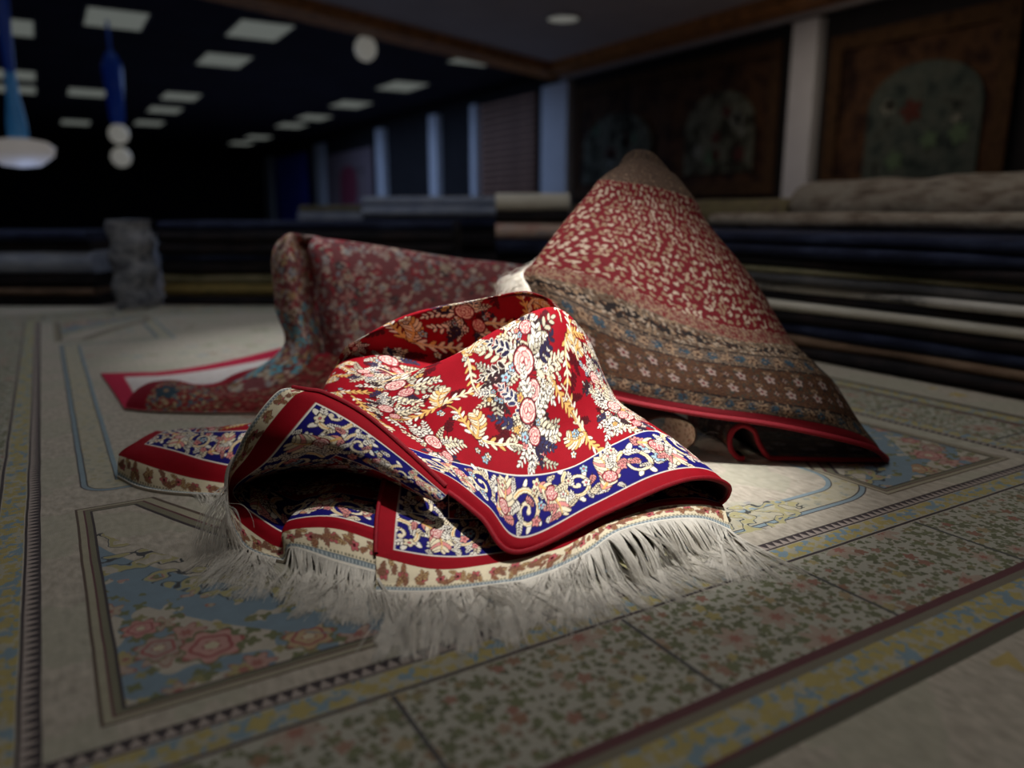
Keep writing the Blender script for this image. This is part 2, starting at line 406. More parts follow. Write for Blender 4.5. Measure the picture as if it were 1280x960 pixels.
# ------------------------------------------------------------------ the room
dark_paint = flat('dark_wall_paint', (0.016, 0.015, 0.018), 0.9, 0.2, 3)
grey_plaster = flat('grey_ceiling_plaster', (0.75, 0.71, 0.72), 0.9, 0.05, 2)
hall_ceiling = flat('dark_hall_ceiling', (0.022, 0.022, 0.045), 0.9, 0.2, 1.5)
dark_floor = flat('dark_floor_vinyl', (0.16, 0.13, 0.11), 0.6, 0.3, 4)
wood = flat('brown_beam_wood', (0.66, 0.30, 0.10), 0.5, 0.3, 6)
white_trim = flat('white_trim_paint', (0.62, 0.60, 0.60), 0.6, 0.06, 4)
def struct(o): o['kind'] = 'structure'; return o
struct(box('floor', -10, 8.3, -5, 33, -0.12, 0.0, dark_floor))
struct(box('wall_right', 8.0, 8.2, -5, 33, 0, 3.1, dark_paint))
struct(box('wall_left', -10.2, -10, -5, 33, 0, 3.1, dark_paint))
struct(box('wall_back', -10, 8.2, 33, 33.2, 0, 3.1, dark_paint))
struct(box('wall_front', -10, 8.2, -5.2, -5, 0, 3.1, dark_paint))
yb = lambda x: 9.94 + (x - 3.51) * 0.3914          # the line of the oblique beam
def prism(name, poly, z0, z1, mat, parent=None):
    n = len(poly); V = [(x, y, z0) for x, y in poly] + [(x, y, z1) for x, y in poly]
    F = [tuple(range(n))[::-1], tuple(range(n, 2 * n))] + [(i, (i + 1) % n, n + (i + 1) % n, n + i) for i in range(n)]
    return mesh_obj(name, V, F, mat, parent)
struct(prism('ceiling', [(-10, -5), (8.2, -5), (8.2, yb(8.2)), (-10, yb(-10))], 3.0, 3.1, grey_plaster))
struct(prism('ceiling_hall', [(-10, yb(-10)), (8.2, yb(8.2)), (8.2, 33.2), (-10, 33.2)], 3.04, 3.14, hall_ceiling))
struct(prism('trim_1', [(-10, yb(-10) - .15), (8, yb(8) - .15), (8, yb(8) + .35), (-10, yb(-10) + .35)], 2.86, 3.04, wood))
struct(box('trim_2', 7.5, 8.0, -5, yb(7.6), 2.86, 3.0, wood))
struct(box('trim_3', 7.9, 8.0, -5, yb(7.9), 2.80, 2.855, white_trim))

# ------------------------------------------------------------------ the pale carpet covering the floor
def carpet_material():
    m, b = newmat('pale_carpet_weave')
    x, y, z = sep(objco())
    cx, cy, hx, hy = 0.92, 2.75, 0.98, 1.92
    n1 = noise(vec(x, y, 0.0), 45.0, 2); n2 = noise(vec(x, y, 3.0), 7.0, 3)
    wx = x + (n2 - 0.5) * 0.004; wy = y + (n2 - 0.5) * 0.004
    ax = ab(wx - cx); ay = ab(wy - cy); ex = ax - hx; ey = ay - hy
    d = mx(ex, ey)                                   # distance outside the inner field
    horiz = gt(ey, ex)                               # which border strip
    along = mix(horiz, vec(y, y, y), vec(x, x, x)); along = sep(along)[0]
    CR = (0.52, 0.47, 0.385); base = mix(gt(noise(vec(x, y, 9.0), 5.0, 3), 0.52) * 0.5, ramp(noise(vec(x * 2.5, y, 1.0), 38.0, 3), [(0.3, (0.40, 0.355, 0.285)), (0.7, (0.62, 0.56, 0.465))]), (0.44, 0.44, 0.33))
    DK = (0.035, 0.022, 0.028); RD = (0.12, 0.03, 0.04); BL = (0.22, 0.33, 0.40); YE = (0.46, 0.38, 0.13); GN = (0.16, 0.18, 0.075)
    col = base
    # faint scattered sprays over the field
    f1 = flowers(x, y, 9.0, 5, 0.30, 3.3)
    sparse = gt(noise(vec(x, y, 7.0), 2.2, 1), 0.56) * lt(d, -0.1)
    col = mix(f1[0] * sparse * 0.55, col, ramp(f1[2], [(0.2, GN), (0.5, (0.5, 0.2, 0.17)), (0.8, BL)]))
    # medallion outline : two overlapping rounded frames
    def rbox(hx_, hy_, r):
        qx = ax - (hx_ - r); qy = ay - (hy_ - r); px = mx(qx, 0.0); py = mx(qy, 0.0)
        return M('SQRT', px * px + py * py) + mn(mx(qx, qy), 0.0) - r
    dm = mn(rbox(0.91, 1.06, 0.06), rbox(0.53, 1.87, 0.16))
    ringy = band(dm, -0.066, -0.008)
    fl = flowers(x, y, 42.0, 4, 0.36, 9.1)
    col = mix(ringy * 0.75, col, mix(fl[0], (0.50, 0.47, 0.34), ramp(fl[2], [(0.3, (0.46, 0.40, 0.20)), (0.7, (0.30, 0.34, 0.30))])))
    for lo, hi, c in ((-0.0125, 0.0, BL), (-0.002, 0.001, DK), (-0.014, -0.011, DK), (-0.076, -0.066, BL), (-0.0665, -0.064, DK)):
        col = mix(band(dm, lo, hi) * 0.9, col, c)
    # corner spandrels
    a = 0.0 - ex - 0.075; q = 0.0 - ey - 0.055
    def sup(ea, eq, p_): return M('POWER', mx(a, 0.0) / ea, p_) + M('POWER', mx(q, 0.0) / eq, p_)
    g = sup(0.5, 0.9, 0.8); gf = sup(0.60, 0.63, 0.75)
    e2 = mn(mn(mn(a, q), mn(0.415 - a, 0.70 - q)), (1.07 - g) * 0.25)
    inside = gt(e2, 0.0)
    f2 = flowers(x, y, 17.0, 6, 0.52, 1.2); f3 = flowers(x, y, 34.0, 4, 0.46, 5.2)
    sp = mix(gt(noise(vec(x, y, 2.0), 9.0, 1), 0.48), (0.20, 0.29, 0.36), CR)
    sp = mix(f3[0], sp, ramp(f3[2], [(0.2, GN), (0.6, (0.17, 0.18, 0.08)), (0.9, (.40, .35, .14))]))
    sp = mix(f2[0] * gt(f2[2], 0.55), sp, ramp(f2[3], [(0.2, (0.50, 0.30, 0.25)), (0.6, (0.44, 0.36, 0.28)), (0.9, (.42, .36, .16))]))
    sp = mix(f2[1] * gt(f2[2], 0.55), sp, (0.36, 0.13, 0.11))
    sp = mix(f2[4] * gt(f2[2], 0.55), sp, (0.34, 0.15, 0.12))
    for ra, rq, rr, c1 in ((0.115, 0.092, 0.042, (0.55, 0.30, 0.26)), (0.055, 0.120, 0.032, (0.42, 0.32, 0.27)), (0.040, 0.185, 0.026, (0.55, 0.27, 0.24)), (0.23, 0.05, 0.035, (0.50, 0.36, 0.20))):
        dx = a - ra; dy = q - rq; r = M('SQRT', dx * dx + dy * dy); th = M('ARCTAN2', dy, dx)
        rim = (M('COSINE', th * 7.0) * 0.14 + 0.86) * rr
        sp = mix(lt(r, rim * 1.12), sp, (0.17, 0.17, 0.08)); sp = mix(lt(r, rim), sp, c1)
        sp = mix(lt(ab(frac(r / rr * 2.6 + M('COSINE', th * 5.0) * 0.12) - 0.5), 0.16) * lt(r, rim), sp, (0.36, 0.09, 0.09)); sp = mix(lt(r, rr * 0.22), sp, (0.60, 0.52, 0.36))
    curl = lt(ab(noise(vec(x, y, 12.0), 26.0, 1) - 0.5), 0.014)
    nz = noise(vec(x, y, 12.0), 26.0, 1)
    sp = mix(band(gf, 0.66, 0.90) * (1.0 - gt(nz, 0.55)), sp, (0.20, 0.29, 0.36))
    sp = mix(gt(gf, 0.90), sp, base); sp = mix(band(gf, 0.80, 1.0) * band(nz, 0.53, 0.61), sp, (0.42, 0.38, 0.17)); sp = mix(band(gf, 0.80, 1.0) * curl, sp, (0.04, 0.045, 0.05))
    col = mix(inside, col, sp)
    ox = (ax - 0.15) / 0.13; oy = (ey + 0.095) / 0.055
    orn = lt(ox * ox + oy * oy, 1.0) * gt(ey, -0.2)
    col = mix(orn * curl, col, (0.05, 0.055, 0.05)); col = mix(orn * band(noise(vec(x, y, 12.0), 26.0, 1), 0.53, 0.62), col, (0.44, 0.40, 0.20))
    for lo, hi, c in ((-0.020, -0.016, (0.10, 0.06, 0.04)), (-0.016, -0.007, (0.40, 0.37, 0.26)), (-0.007, -0.004, RD), (-0.004, 0.004, (0.20, 0.19, 0.12)), (0.004, 0.008, DK)):
        col = mix(band(e2, lo, hi), col, c)
    # border bands outside the field
    tri = ab(frac(along / 0.017) - 0.5) * 2.0
    zig = band(d, 0.0, 0.021)
    col = mix(zig, col, mix(lt((d - 0.002) / 0.018, tri), (0.44, 0.37, 0.33), DK))
    yb_ = flowers(x, y, 46.0, 4, 0.62, 2.2); nb = noise(vec(x, y, 5.0), 30.0, 2)
    yblue = mix(yb_[0], mix(gt(nb, 0.5), BL, (0.45, 0.43, 0.33)), YE)
    col = mix(band(d, 0.026, 0.064), col, yblue)
    col = mix(band(d, 0.020, 0.024), col, DK); col = mix(band(d, 0.066, 0.072), col, DK)
    panel = band(d, 0.074, 0.262)
    f4 = flowers(x, y, 38.0, 5, 0.46, 6.6); f5 = flowers(x, y, 66.0, 3, 0.50, 8.4); f6 = flowers(x, y, 11.0, 7, 0.36, 4.4)
    pc = mix(n1, (0.44, 0.43, 0.37), (0.60, 0.57, 0.48))
    pc = mix(f5[0], pc, ramp(f5[2], [(0.2, GN), (0.5, (0.10, 0.11, 0.055)), (0.75, (0.24, 0.26, 0.17)), (0.95, (0.24, 0.15, 0.09))]))
    pc = mix(f4[0] * gt(f4[2], 0.35), pc, ramp(f4[3], [(0.15, GN), (0.45, (0.13, 0.14, 0.07)), (0.6, (0.28, 0.24, 0.10)), (0.75, (0.33, 0.11, 0.08)), (0.88, (0.42, 0.28, 0.20)), (0.97, YE)]))
    pc = mix(f6[0] * gt(f6[2], 0.7), pc, (0.48, 0.36, 0.29)); pc = mix(f6[1] * gt(f6[2], 0.7), pc, (0.40, 0.14, 0.11)); pc = mix(0.18, pc, (0.22, 0.24, 0.17))
    col = mix(panel, col, pc)
    seam = lt(ab(frac((along - 0.29) / 0.338 + 0.5) - 0.5), 0.009)
    col = mix(panel * seam, col, (0.06, 0.06, 0.065))
    col = mix(band(d, 0.262, 0.276), col, RD); col = mix(band(d, 0.276, 0.290), col, (0.20, 0.18, 0.13))
    col = mix(band(d, 0.290, 0.345), col, yblue)
    col = mix(band(d, 0.345, 0.352), col, RD); col = mix(band(d, 0.352, 0.372), col, (0.09, 0.09, 0.06))
    f7 = flowers(x, y, 14.0, 6, 0.42, 11.0)
    col = mix(gt(d, 0.39) * f7[0] * gt(f7[2], 0.93), col, (0.52, 0.40, 0.14))
    _lnk(E_.nt, b.inputs['Base Color'], mix(n1 * 0.35, col, (0.10, 0.095, 0.085)))
    b.inputs['Roughness'].default_value = 0.8; b.inputs['Sheen Weight'].default_value = 0.1
    bump(b, noise(vec(x * 2.0, y, 0.0), 420.0, 2), 0.0012)
    return m
def carpet():
    poly = [(-2.6, -1.2), (2.46, -1.2), (2.46, 3.95), (1.15, 4.78), (-0.27, 5.62), (-2.6, 7.0)]
    o = prism('floor_carpet', poly, 0.0, 0.004, carpet_material())
    tag(o, 'huge pale cream and sage floral carpet covering the shop floor', 'carpet')
carpet()

# ------------------------------------------------------------------ the red and navy rug heaped in the middle
pile = paintmat('silk_pile'); cream_back = flat('rug_reverse_cotton', (0.62, 0.56, 0.50), 0.9, 0.15, 300)
silk = flat('fringe_silk', (0.80, 0.76, 0.68), 0.55, 0.12, 40)
red_binding = flat('red_binding_yarn', (0.25, 0.002, 0.011), 0.7, 0.25, 400)
def end_bands(c, W, y_red=(.046, .066)):
    """chain, cream guard with roses and the red line at a fringed end (y is the distance from the fringe)"""
    c.rect(0, W, 0, y_red[0], CREAM); c.rect(0, W, .0, .004, WHITE); c.rect(0, W, .004, .0115, (.20, .25, .28))
    x = 0.0
    while x < W:
        c.rect(x, x + .0022, .0055, .010, (.55, .60, .60)); c.rect(x, x + .003, .0125, .0155, (.24, .22, .15)); x += .0058
    x = .012
    while x < W:
        c.flower(x, .029 + rnd(-.002, .002), .0075, 5, ROSE, MAROON, rnd(0, 6), (.25, .12, .08))
        for k in range(5): c.sprig(x + rnd(-.012, .012), .029 + rnd(-.005, .005), .011, rnd(0, 6.28), random.choice(((.38, .18, .10), (.30, .14, .10), (.55, .38, .18))), 3, .5, 0.6, (.20, .09, .05))
        x += .030
    c.rect(0, W, y_red[0], y_red[1], RED); c.rect(0, W, y_red[1], y_red[1] + .0016, WHITE)
# selvage-side weave, x along the selvage, y inwards from it
cvA = Canvas(1.25, 1.05, 0.0008, RED)
field(cvA, .02, 1.24, .135, 1.0)
for k in range(17): vine(cvA, rnd(.1, .9), rnd(.12, .5), rnd(.09, .15), rnd(0, 6.28), random.choice((-.5, .5)), .0042, random.choice((CREAM, GOLD)))
bouquet(cvA, .375, .225, 1.45); bouquet(cvA, .375, .165, 1.2); bouquet(cvA, .565, .16, 1.0)
cvA.rect(0, 1.25, 0, .098, NAVY); blue_border(cvA, False, 0, 1.25, .026, .098)
cvA.rect(0, 1.25, .0975, .0990, WHITE); cvA.rect(0, 1.25, 0, .0235, RED); cvA.rect(0, 1.25, .0235, .0248, WHITE)
# corner weave, x inwards from the selvage, y inwards from the fringed end
cvB = Canvas(0.80, 0.46, 0.0008, RED)
field(cvB, .14, .8, .19, .46)
cvB.rect(0, .8, .066, .155, NAVY); cvB.rect(0, .10, .066, .46, NAVY)
blue_border(cvB, False, .03, .8, .07, .155); blue_border(cvB, True, .17, .46, .028, .10)
cvB.rect(.028, .8, .155, .1565, WHITE); cvB.rect(.0995, .101, .155, .46, WHITE)
end_bands(cvB, .8)
cvB.rect(0, .026, .046, .46, RED); cvB.rect(.026, .0275, .066, .46, WHITE)

mid_rug = empty('crumpled_rug', (0.762,1.245,0.000), 'bright red floral rug with navy border and white fringe, heaped up', 'rug')
def rel(o): return o
A_ctrl = [
 [(0.439,1.309,0.073), (0.478,1.247,0.107), (0.518,1.116,0.109), (0.551,1.023,0.078), (0.580,0.954,0.037), (0.738,0.940,0.074), (0.867,0.930,0.102), (0.945,0.925,0.102), (1.006,0.929,0.076), (1.027,0.950,0.041), (1.009,0.966,0.016)],
 [(0.436,1.341,0.095), (0.476,1.278,0.129), (0.533,1.124,0.126), (0.568,1.031,0.093), (0.595,0.967,0.056), (0.728,0.966,0.082), (0.851,0.960,0.113), (0.934,0.953,0.116), (1.007,0.962,0.089), (1.038,0.992,0.045), (1.022,1.004,0.008)],
 [(0.425,1.424,0.114), (0.468,1.359,0.148), (0.540,1.176,0.140), (0.585,1.112,0.132), (0.646,1.055,0.122), (0.738,1.042,0.123), (0.843,1.051,0.148), (0.929,1.056,0.158), (1.012,1.062,0.116), (1.053,1.079,0.048), (1.048,1.092,-0.006)],
 [(0.434,1.489,0.113), (0.460,1.427,0.165), (0.540,1.260,0.162), (0.599,1.193,0.181), (0.678,1.121,0.176), (0.769,1.108,0.173), (0.865,1.113,0.184), (0.948,1.126,0.172), (1.020,1.129,0.120), (1.061,1.145,0.045), (1.061,1.155,-0.011)],
 [(0.443,1.531,0.110), (0.461,1.479,0.183), (0.539,1.330,0.200), (0.628,1.255,0.235), (0.716,1.199,0.266), (0.807,1.176,0.274), (0.892,1.178,0.243), (0.955,1.185,0.186), (1.019,1.190,0.121), (1.061,1.203,0.037), (1.069,1.210,-0.011)],
 [(0.464,1.590,0.110), (0.470,1.527,0.204), (0.545,1.395,0.235), (0.646,1.322,0.280), (0.737,1.276,0.337), (0.843,1.258,0.372), (0.920,1.250,0.313), (0.968,1.243,0.210), (1.017,1.239,0.120), (1.054,1.253,0.033), (1.059,1.252,-0.007)],
 [(0.489,1.647,0.111), (0.491,1.556,0.227), (0.555,1.450,0.244), (0.667,1.369,0.184), (0.773,1.326,0.196), (0.866,1.309,0.298), (0.934,1.297,0.294), (0.979,1.290,0.188), (1.023,1.279,0.104), (1.052,1.289,0.028), (1.057,1.288,-0.014)],
 [(0.506,1.683,0.105), (0.511,1.593,0.231), (0.562,1.524,0.268), (0.700,1.481,0.259), (0.815,1.440,0.286), (0.895,1.373,0.339), (0.947,1.339,0.305), (0.990,1.319,0.186), (1.026,1.299,0.099), (1.052,1.307,0.027), (1.057,1.305,-0.015)],
 [(0.523,1.719,0.100), (0.517,1.583,0.253), (0.546,1.524,0.300), (0.635,1.477,0.348), (0.754,1.419,0.376), (0.853,1.358,0.391), (0.942,1.363,0.337), (0.995,1.340,0.185), (1.032,1.318,0.094), (1.054,1.323,0.024), (1.058,1.323,-0.015)],
 [(0.542,1.739,0.083), (0.551,1.666,0.192), (0.601,1.643,0.219), (0.696,1.610,0.261), (0.823,1.550,0.278), (0.918,1.484,0.288), (0.975,1.438,0.244), (1.016,1.398,0.134), (1.050,1.370,0.060), (1.064,1.362,0.012), (1.062,1.356,-0.015)],
 [(0.533,1.692,0.018), (0.575,1.703,0.018), (0.623,1.698,0.018), (0.718,1.653,0.019), (0.842,1.591,0.016), (0.933,1.524,0.015), (0.993,1.475,0.011), (1.036,1.437,0.006), (1.065,1.407,0.005), (1.072,1.390,0.003), (1.074,1.387,-0.006)],
]
vA = [0, .024, .0985, .15, .23, .31, .40, .46, .53, .60, .74]
uA = [.02, .08, .19, .265, .35, .45, .54, .60, .66, .70, .74]
VA = sheet('pile_face', A_ctrl, uA, vA, cvA, pile, mid_rug, 0.00125, side=1.0, back=flat('rug_reverse_red', (0.13, 0.03, 0.035), 0.95, 0.3, 250), zmin=0.006)
tube('edge_binding', VA[0, ::6] , 0.0042, red_binding, LAST, 8)

# lower layer lying in front, its fringed end towards the door
B_ctrl = [
 [(0.362,0.996,-0.004), (0.427,0.956,-0.005), (0.506,0.929,0.001), (0.598,0.907,0.015), (0.669,0.899,0.033), (0.744,0.907,0.053), (0.844,0.907,0.051), (0.917,0.896,0.040), (0.967,0.878,0.015)],
 [(0.387,1.057,0.036), (0.457,1.004,0.019), (0.533,0.977,0.018), (0.636,0.937,0.034), (0.691,0.937,0.044), (0.744,0.938,0.057), (0.844,0.934,0.065), (0.927,0.924,0.057), (0.999,0.929,0.035)],
 [(0.393,1.073,0.045), (0.472,1.022,0.030), (0.547,0.994,0.026), (0.642,0.951,0.040), (0.695,0.951,0.051), (0.747,0.952,0.063), (0.848,0.947,0.071), (0.933,0.937,0.064), (1.008,0.948,0.036)],
 [(0.418,1.126,0.077), (0.505,1.075,0.056), (0.584,1.050,0.049), (0.677,1.008,0.058), (0.733,1.002,0.070), (0.789,1.005,0.075), (0.889,1.006,0.077), (0.980,1.007,0.060), (1.034,1.003,0.032)],
 [(0.452,1.180,0.110), (0.540,1.146,0.092), (0.629,1.123,0.068), (0.732,1.086,0.070), (0.787,1.078,0.074), (0.845,1.078,0.069), (0.933,1.072,0.065), (1.011,1.068,0.046), (1.049,1.062,0.017)],
 [(0.505,1.275,0.094), (0.596,1.263,0.074), (0.688,1.227,0.053), (0.797,1.184,0.046), (0.856,1.172,0.042), (0.911,1.162,0.040), (0.983,1.142,0.035), (1.044,1.126,0.022), (1.076,1.123,-0.004)],
]
VB = sheet('lower_layer', B_ctrl, [0, .085, .175, .28, .345, .405, .48, .54, .60], [0, .046, .066, .14, .22, .34], cvB, pile, mid_rug, 0.0014, back=cream_back, zmin=0.004)
tube('edge_binding', VB[int(VB.shape[0] * .22):, 0][::5], 0.0038, red_binding, LAST, 8)
# curled corner on the left with its roof, wall and foot
C_ctrl = [
 [(0.341,1.308,0.259), (0.315,1.313,0.253), (0.276,1.320,0.210), (0.249,1.337,0.157), (0.229,1.341,0.104), (0.223,1.303,0.035), (0.240,1.225,0.001), (0.271,1.172,0.008), (0.286,1.158,0.034), (0.334,1.091,0.025), (0.381,1.037,0.017)],
 [(0.360,1.284,0.257), (0.334,1.283,0.247), (0.290,1.290,0.199), (0.262,1.326,0.143), (0.236,1.363,0.092), (0.232,1.341,0.042), (0.253,1.265,0.024), (0.279,1.200,0.019), (0.283,1.188,0.051), (0.346,1.141,0.060), (0.403,1.079,0.046)],
 [(0.385,1.262,0.252), (0.362,1.252,0.237), (0.314,1.253,0.188), (0.286,1.303,0.134), (0.249,1.376,0.078), (0.246,1.383,0.052), (0.265,1.298,0.043), (0.292,1.232,0.032), (0.297,1.211,0.059), (0.354,1.163,0.071), (0.415,1.099,0.058)],
 [(0.430,1.204,0.224), (0.409,1.192,0.207), (0.371,1.195,0.175), (0.358,1.266,0.135), (0.321,1.416,0.075), (0.282,1.445,0.052), (0.304,1.384,0.051), (0.330,1.319,0.044), (0.345,1.268,0.066), (0.382,1.226,0.080), (0.449,1.159,0.071)],
 [(0.477,1.139,0.171), (0.462,1.129,0.159), (0.440,1.133,0.140), (0.435,1.204,0.117), (0.412,1.418,0.064), (0.358,1.514,0.034), (0.372,1.473,0.044), (0.392,1.404,0.053), (0.407,1.351,0.069), (0.439,1.310,0.076), (0.494,1.252,0.072)],
 [(0.522,1.073,0.113), (0.512,1.067,0.106), (0.498,1.074,0.097), (0.497,1.135,0.087), (0.498,1.387,0.052), (0.445,1.531,0.022), (0.447,1.508,0.032), (0.457,1.458,0.045), (0.468,1.418,0.054), (0.492,1.370,0.064), (0.531,1.323,0.065)],
]
VC = sheet('curled_corner', C_ctrl, [0, .028, .085, .13, .19, .25, .31, .345, .365, .43, .50], [0, .046, .066, .14, .24, .36], cvB, pile, mid_rug, 0.0014, side=1.0, back=cream_back, zmin=0.004)
tube('edge_binding', VC[:, 0][::5], 0.0045, red_binding, LAST, 8)
# corner lying out behind
D_ctrl = [
 [(0.079,1.764,0.007), (0.109,1.673,0.002), (0.151,1.611,-0.000), (0.210,1.558,-0.001), (0.291,1.504,-0.003), (0.386,1.447,-0.003)],
 [(0.090,1.785,0.047), (0.117,1.710,0.050), (0.160,1.652,0.040), (0.218,1.591,0.029), (0.298,1.529,0.021), (0.394,1.472,0.021)],
 [(0.128,1.803,0.065), (0.150,1.738,0.073), (0.189,1.684,0.069), (0.238,1.622,0.058), (0.307,1.561,0.048), (0.404,1.502,0.048)],
 [(0.162,1.854,0.066), (0.192,1.793,0.082), (0.235,1.744,0.086), (0.281,1.700,0.090), (0.345,1.645,0.096), (0.431,1.583,0.099)],
 [(0.184,1.909,0.053), (0.224,1.876,0.063), (0.263,1.843,0.069), (0.309,1.805,0.077), (0.378,1.754,0.087), (0.463,1.694,0.095)],
 [(0.215,1.975,0.010), (0.252,1.977,0.012), (0.296,1.963,0.013), (0.348,1.934,0.016), (0.417,1.894,0.024), (0.502,1.844,0.028)],
]
VD = sheet('outlying_corner', D_ctrl, [0, .045, .10, .17, .26, .36], [0, .046, .066, .15, .21, .32], cvB, pile, mid_rug, 0.0018, back=cream_back, zmin=0.004)
tube('edge_binding', VD[int(VD.shape[0] * .2):, 0][::4], 0.0036, red_binding, LAST, 8)
def edge_out(V, r=8): return V[0], V[0] - V[r]
b, o = edge_out(VB)
fringe('fringe', b, o, silk, mid_rug, 3000, .16, rad=.0006, bias=(-.02, -.20, 0), clump=.55, jit=.03, stiff=.74)
fringe('fringe', b[: len(b) // 2], o[: len(b) // 2], silk, mid_rug, 500, .15, bias=(-.05, -.3, 0.1), clump=.9, jit=.22, stiff=.7)
b, o = edge_out(VC); n0, n1 = int(VC.shape[1] * .79), VC.shape[1]
fringe('fringe', b[n0:n1], o[n0:n1], silk, mid_rug, 1000, .14, bias=(-.25, -.35, -.15), clump=.45, jit=.05, stiff=.72)
n0, n1 = int(VC.shape[1] * .42), int(VC.shape[1] * .68)
fringe('fringe', b[n0:n1], o[n0:n1], silk, mid_rug, 420, .13, bias=(-.3, -.2, -.1), clump=.9, jit=.16, stiff=.7)
b, o = edge_out(VD); fringe('fringe', b[int(len(b) * .55):], o[int(len(b) * .55):], silk, mid_rug, 160, .07, bias=(0, -.2, 0), clump=.9, jit=.2)

# ------------------------------------------------------------------ the tall dark red rug with brown border, on the right
TAN = (0.26, 0.17, 0.105); BROWN = (0.065, 0.026, 0.012); BLK = (0.012, 0.008, 0.008); TEAL = (0.03, 0.06, 0.085); WINE = (0.13, 0.004, 0.009)
cvR = Canvas(1.0, 0.86, 0.0012, WINE)
for iy in range(20):
    for ix in range(54):
        x, y = (ix + .5 * (iy % 2)) * .0190 + rnd(-.005, .005), .238 + iy * .0182 + rnd(-.004, .004); a = rnd(0, 6.28); c = random.choice((TAN, (.34, .24, .17), (.42, .33, .25)))
        cvR.ell(x, y, .0066, .0036, a, c); cvR.ell(x + .006 * math.cos(a + .9), y + .006 * math.sin(a + .9), .0048, .0030, a + 1.2, c)
        if random.random() < .5: cvR.ell(x + rnd(-.01, .01), y + rnd(-.01, .01), .003, .002, a, c)
for k in range(700):
    cvR.ell(rnd(0, 1), rnd(.235, .6), .003, .002, rnd(0, 3), MAROON)
cvR.rect(0, 1, .585, .86, (0.085, 0.05, 0.034))
for k in range(4200):
    cvR.ell(rnd(0, 1), rnd(.58, .86), .0026, .0017, rnd(0, 3), random.choice((TAN, BLK, BROWN, (.18, .12, .08), (.12, .08, .05))))
def guard(y0, y1, bg, a, b_):
    cvR.rect(0, 1, y0, y1, bg); h = (y1 - y0); x = 0
    while x < 1:
        cvR.ell(x, (y0 + y1) / 2, h * .36, h * .30, 0, a); cvR.flower(x + h * .9, (y0 + y1) / 2, h * .36, 5, b_, BROWN)
        x += h * 1.8
    cvR.rect(0, 1, y0, y0 + .0022, BLK); cvR.rect(0, 1, y1 - .0022, y1, BLK)
    for k in range(1500): cvR.ell(rnd(0, 1), rnd(y0, y1), .0017, .0014, 0, random.choice((BROWN, TAN, BLK)))
cvR.rect(0, 1, 0, .018, (.16, .002, .008))
guard(.018, .046, (.11, .08, .055), TEAL, TAN)
cvR.rect(0, 1, .046, .135, BROWN)
for k in range(2600): cvR.ell(rnd(0, 1), rnd(.046, .135), .0022, .0015, rnd(0, 3), random.choice(((.14, .065, .03), BLK, (.11, .05, .02), (.03, .045, .035))))
x = .02; k = 0
while x < 1:
    y = .072 if k % 2 else .106
    cvR.flower(x, y, .011, 5, (.30, .22, .19), WINE, PI / 2); cvR.ell(x, y + .016, .009, .004, 0, TAN); cvR.ell(x, y + .016, .006, .002, 0, BROWN)
    cvR.flower(x, .178 - y, .006, 4, (.24, .17, .13), WINE); x += .032; k += 1
guard(.135, .168, (.12, .085, .06), TEAL, TAN)
cvR.rect(0, 1, .168, .215, (.11, .075, .05))
for k in range(160):
    x = rnd(0, 1); cvR.ell(x, .19, rnd(.008, .016), rnd(.005, .012), rnd(0, 3), BLK)
for k in range(900): cvR.ell(rnd(0, 1), rnd(.17, .213), .0036, .0022, rnd(0, 3), random.choice((TAN, (.32, .25, .19), BROWN)))
cvR.rect(0, 1, .215, .24, (.15, .055, .04))
for k in range(1400): cvR.ell(rnd(0, 1), rnd(.213, .242), .0026, .0018, rnd(0, 3), random.choice((TAN, WINE, (.24, .14, .10))))
cvR.a *= 0.66
tall_rug = empty('peaked_rug', (1.345,1.275,0.000), 'dark red rug with brown flowered border, pulled up into a tall peak', 'rug')
pile_r = paintmat('wool_pile_dark'); dark_back = flat('rug_reverse_dark', (0.035, 0.018, 0.016), 0.95, 0.2, 200)
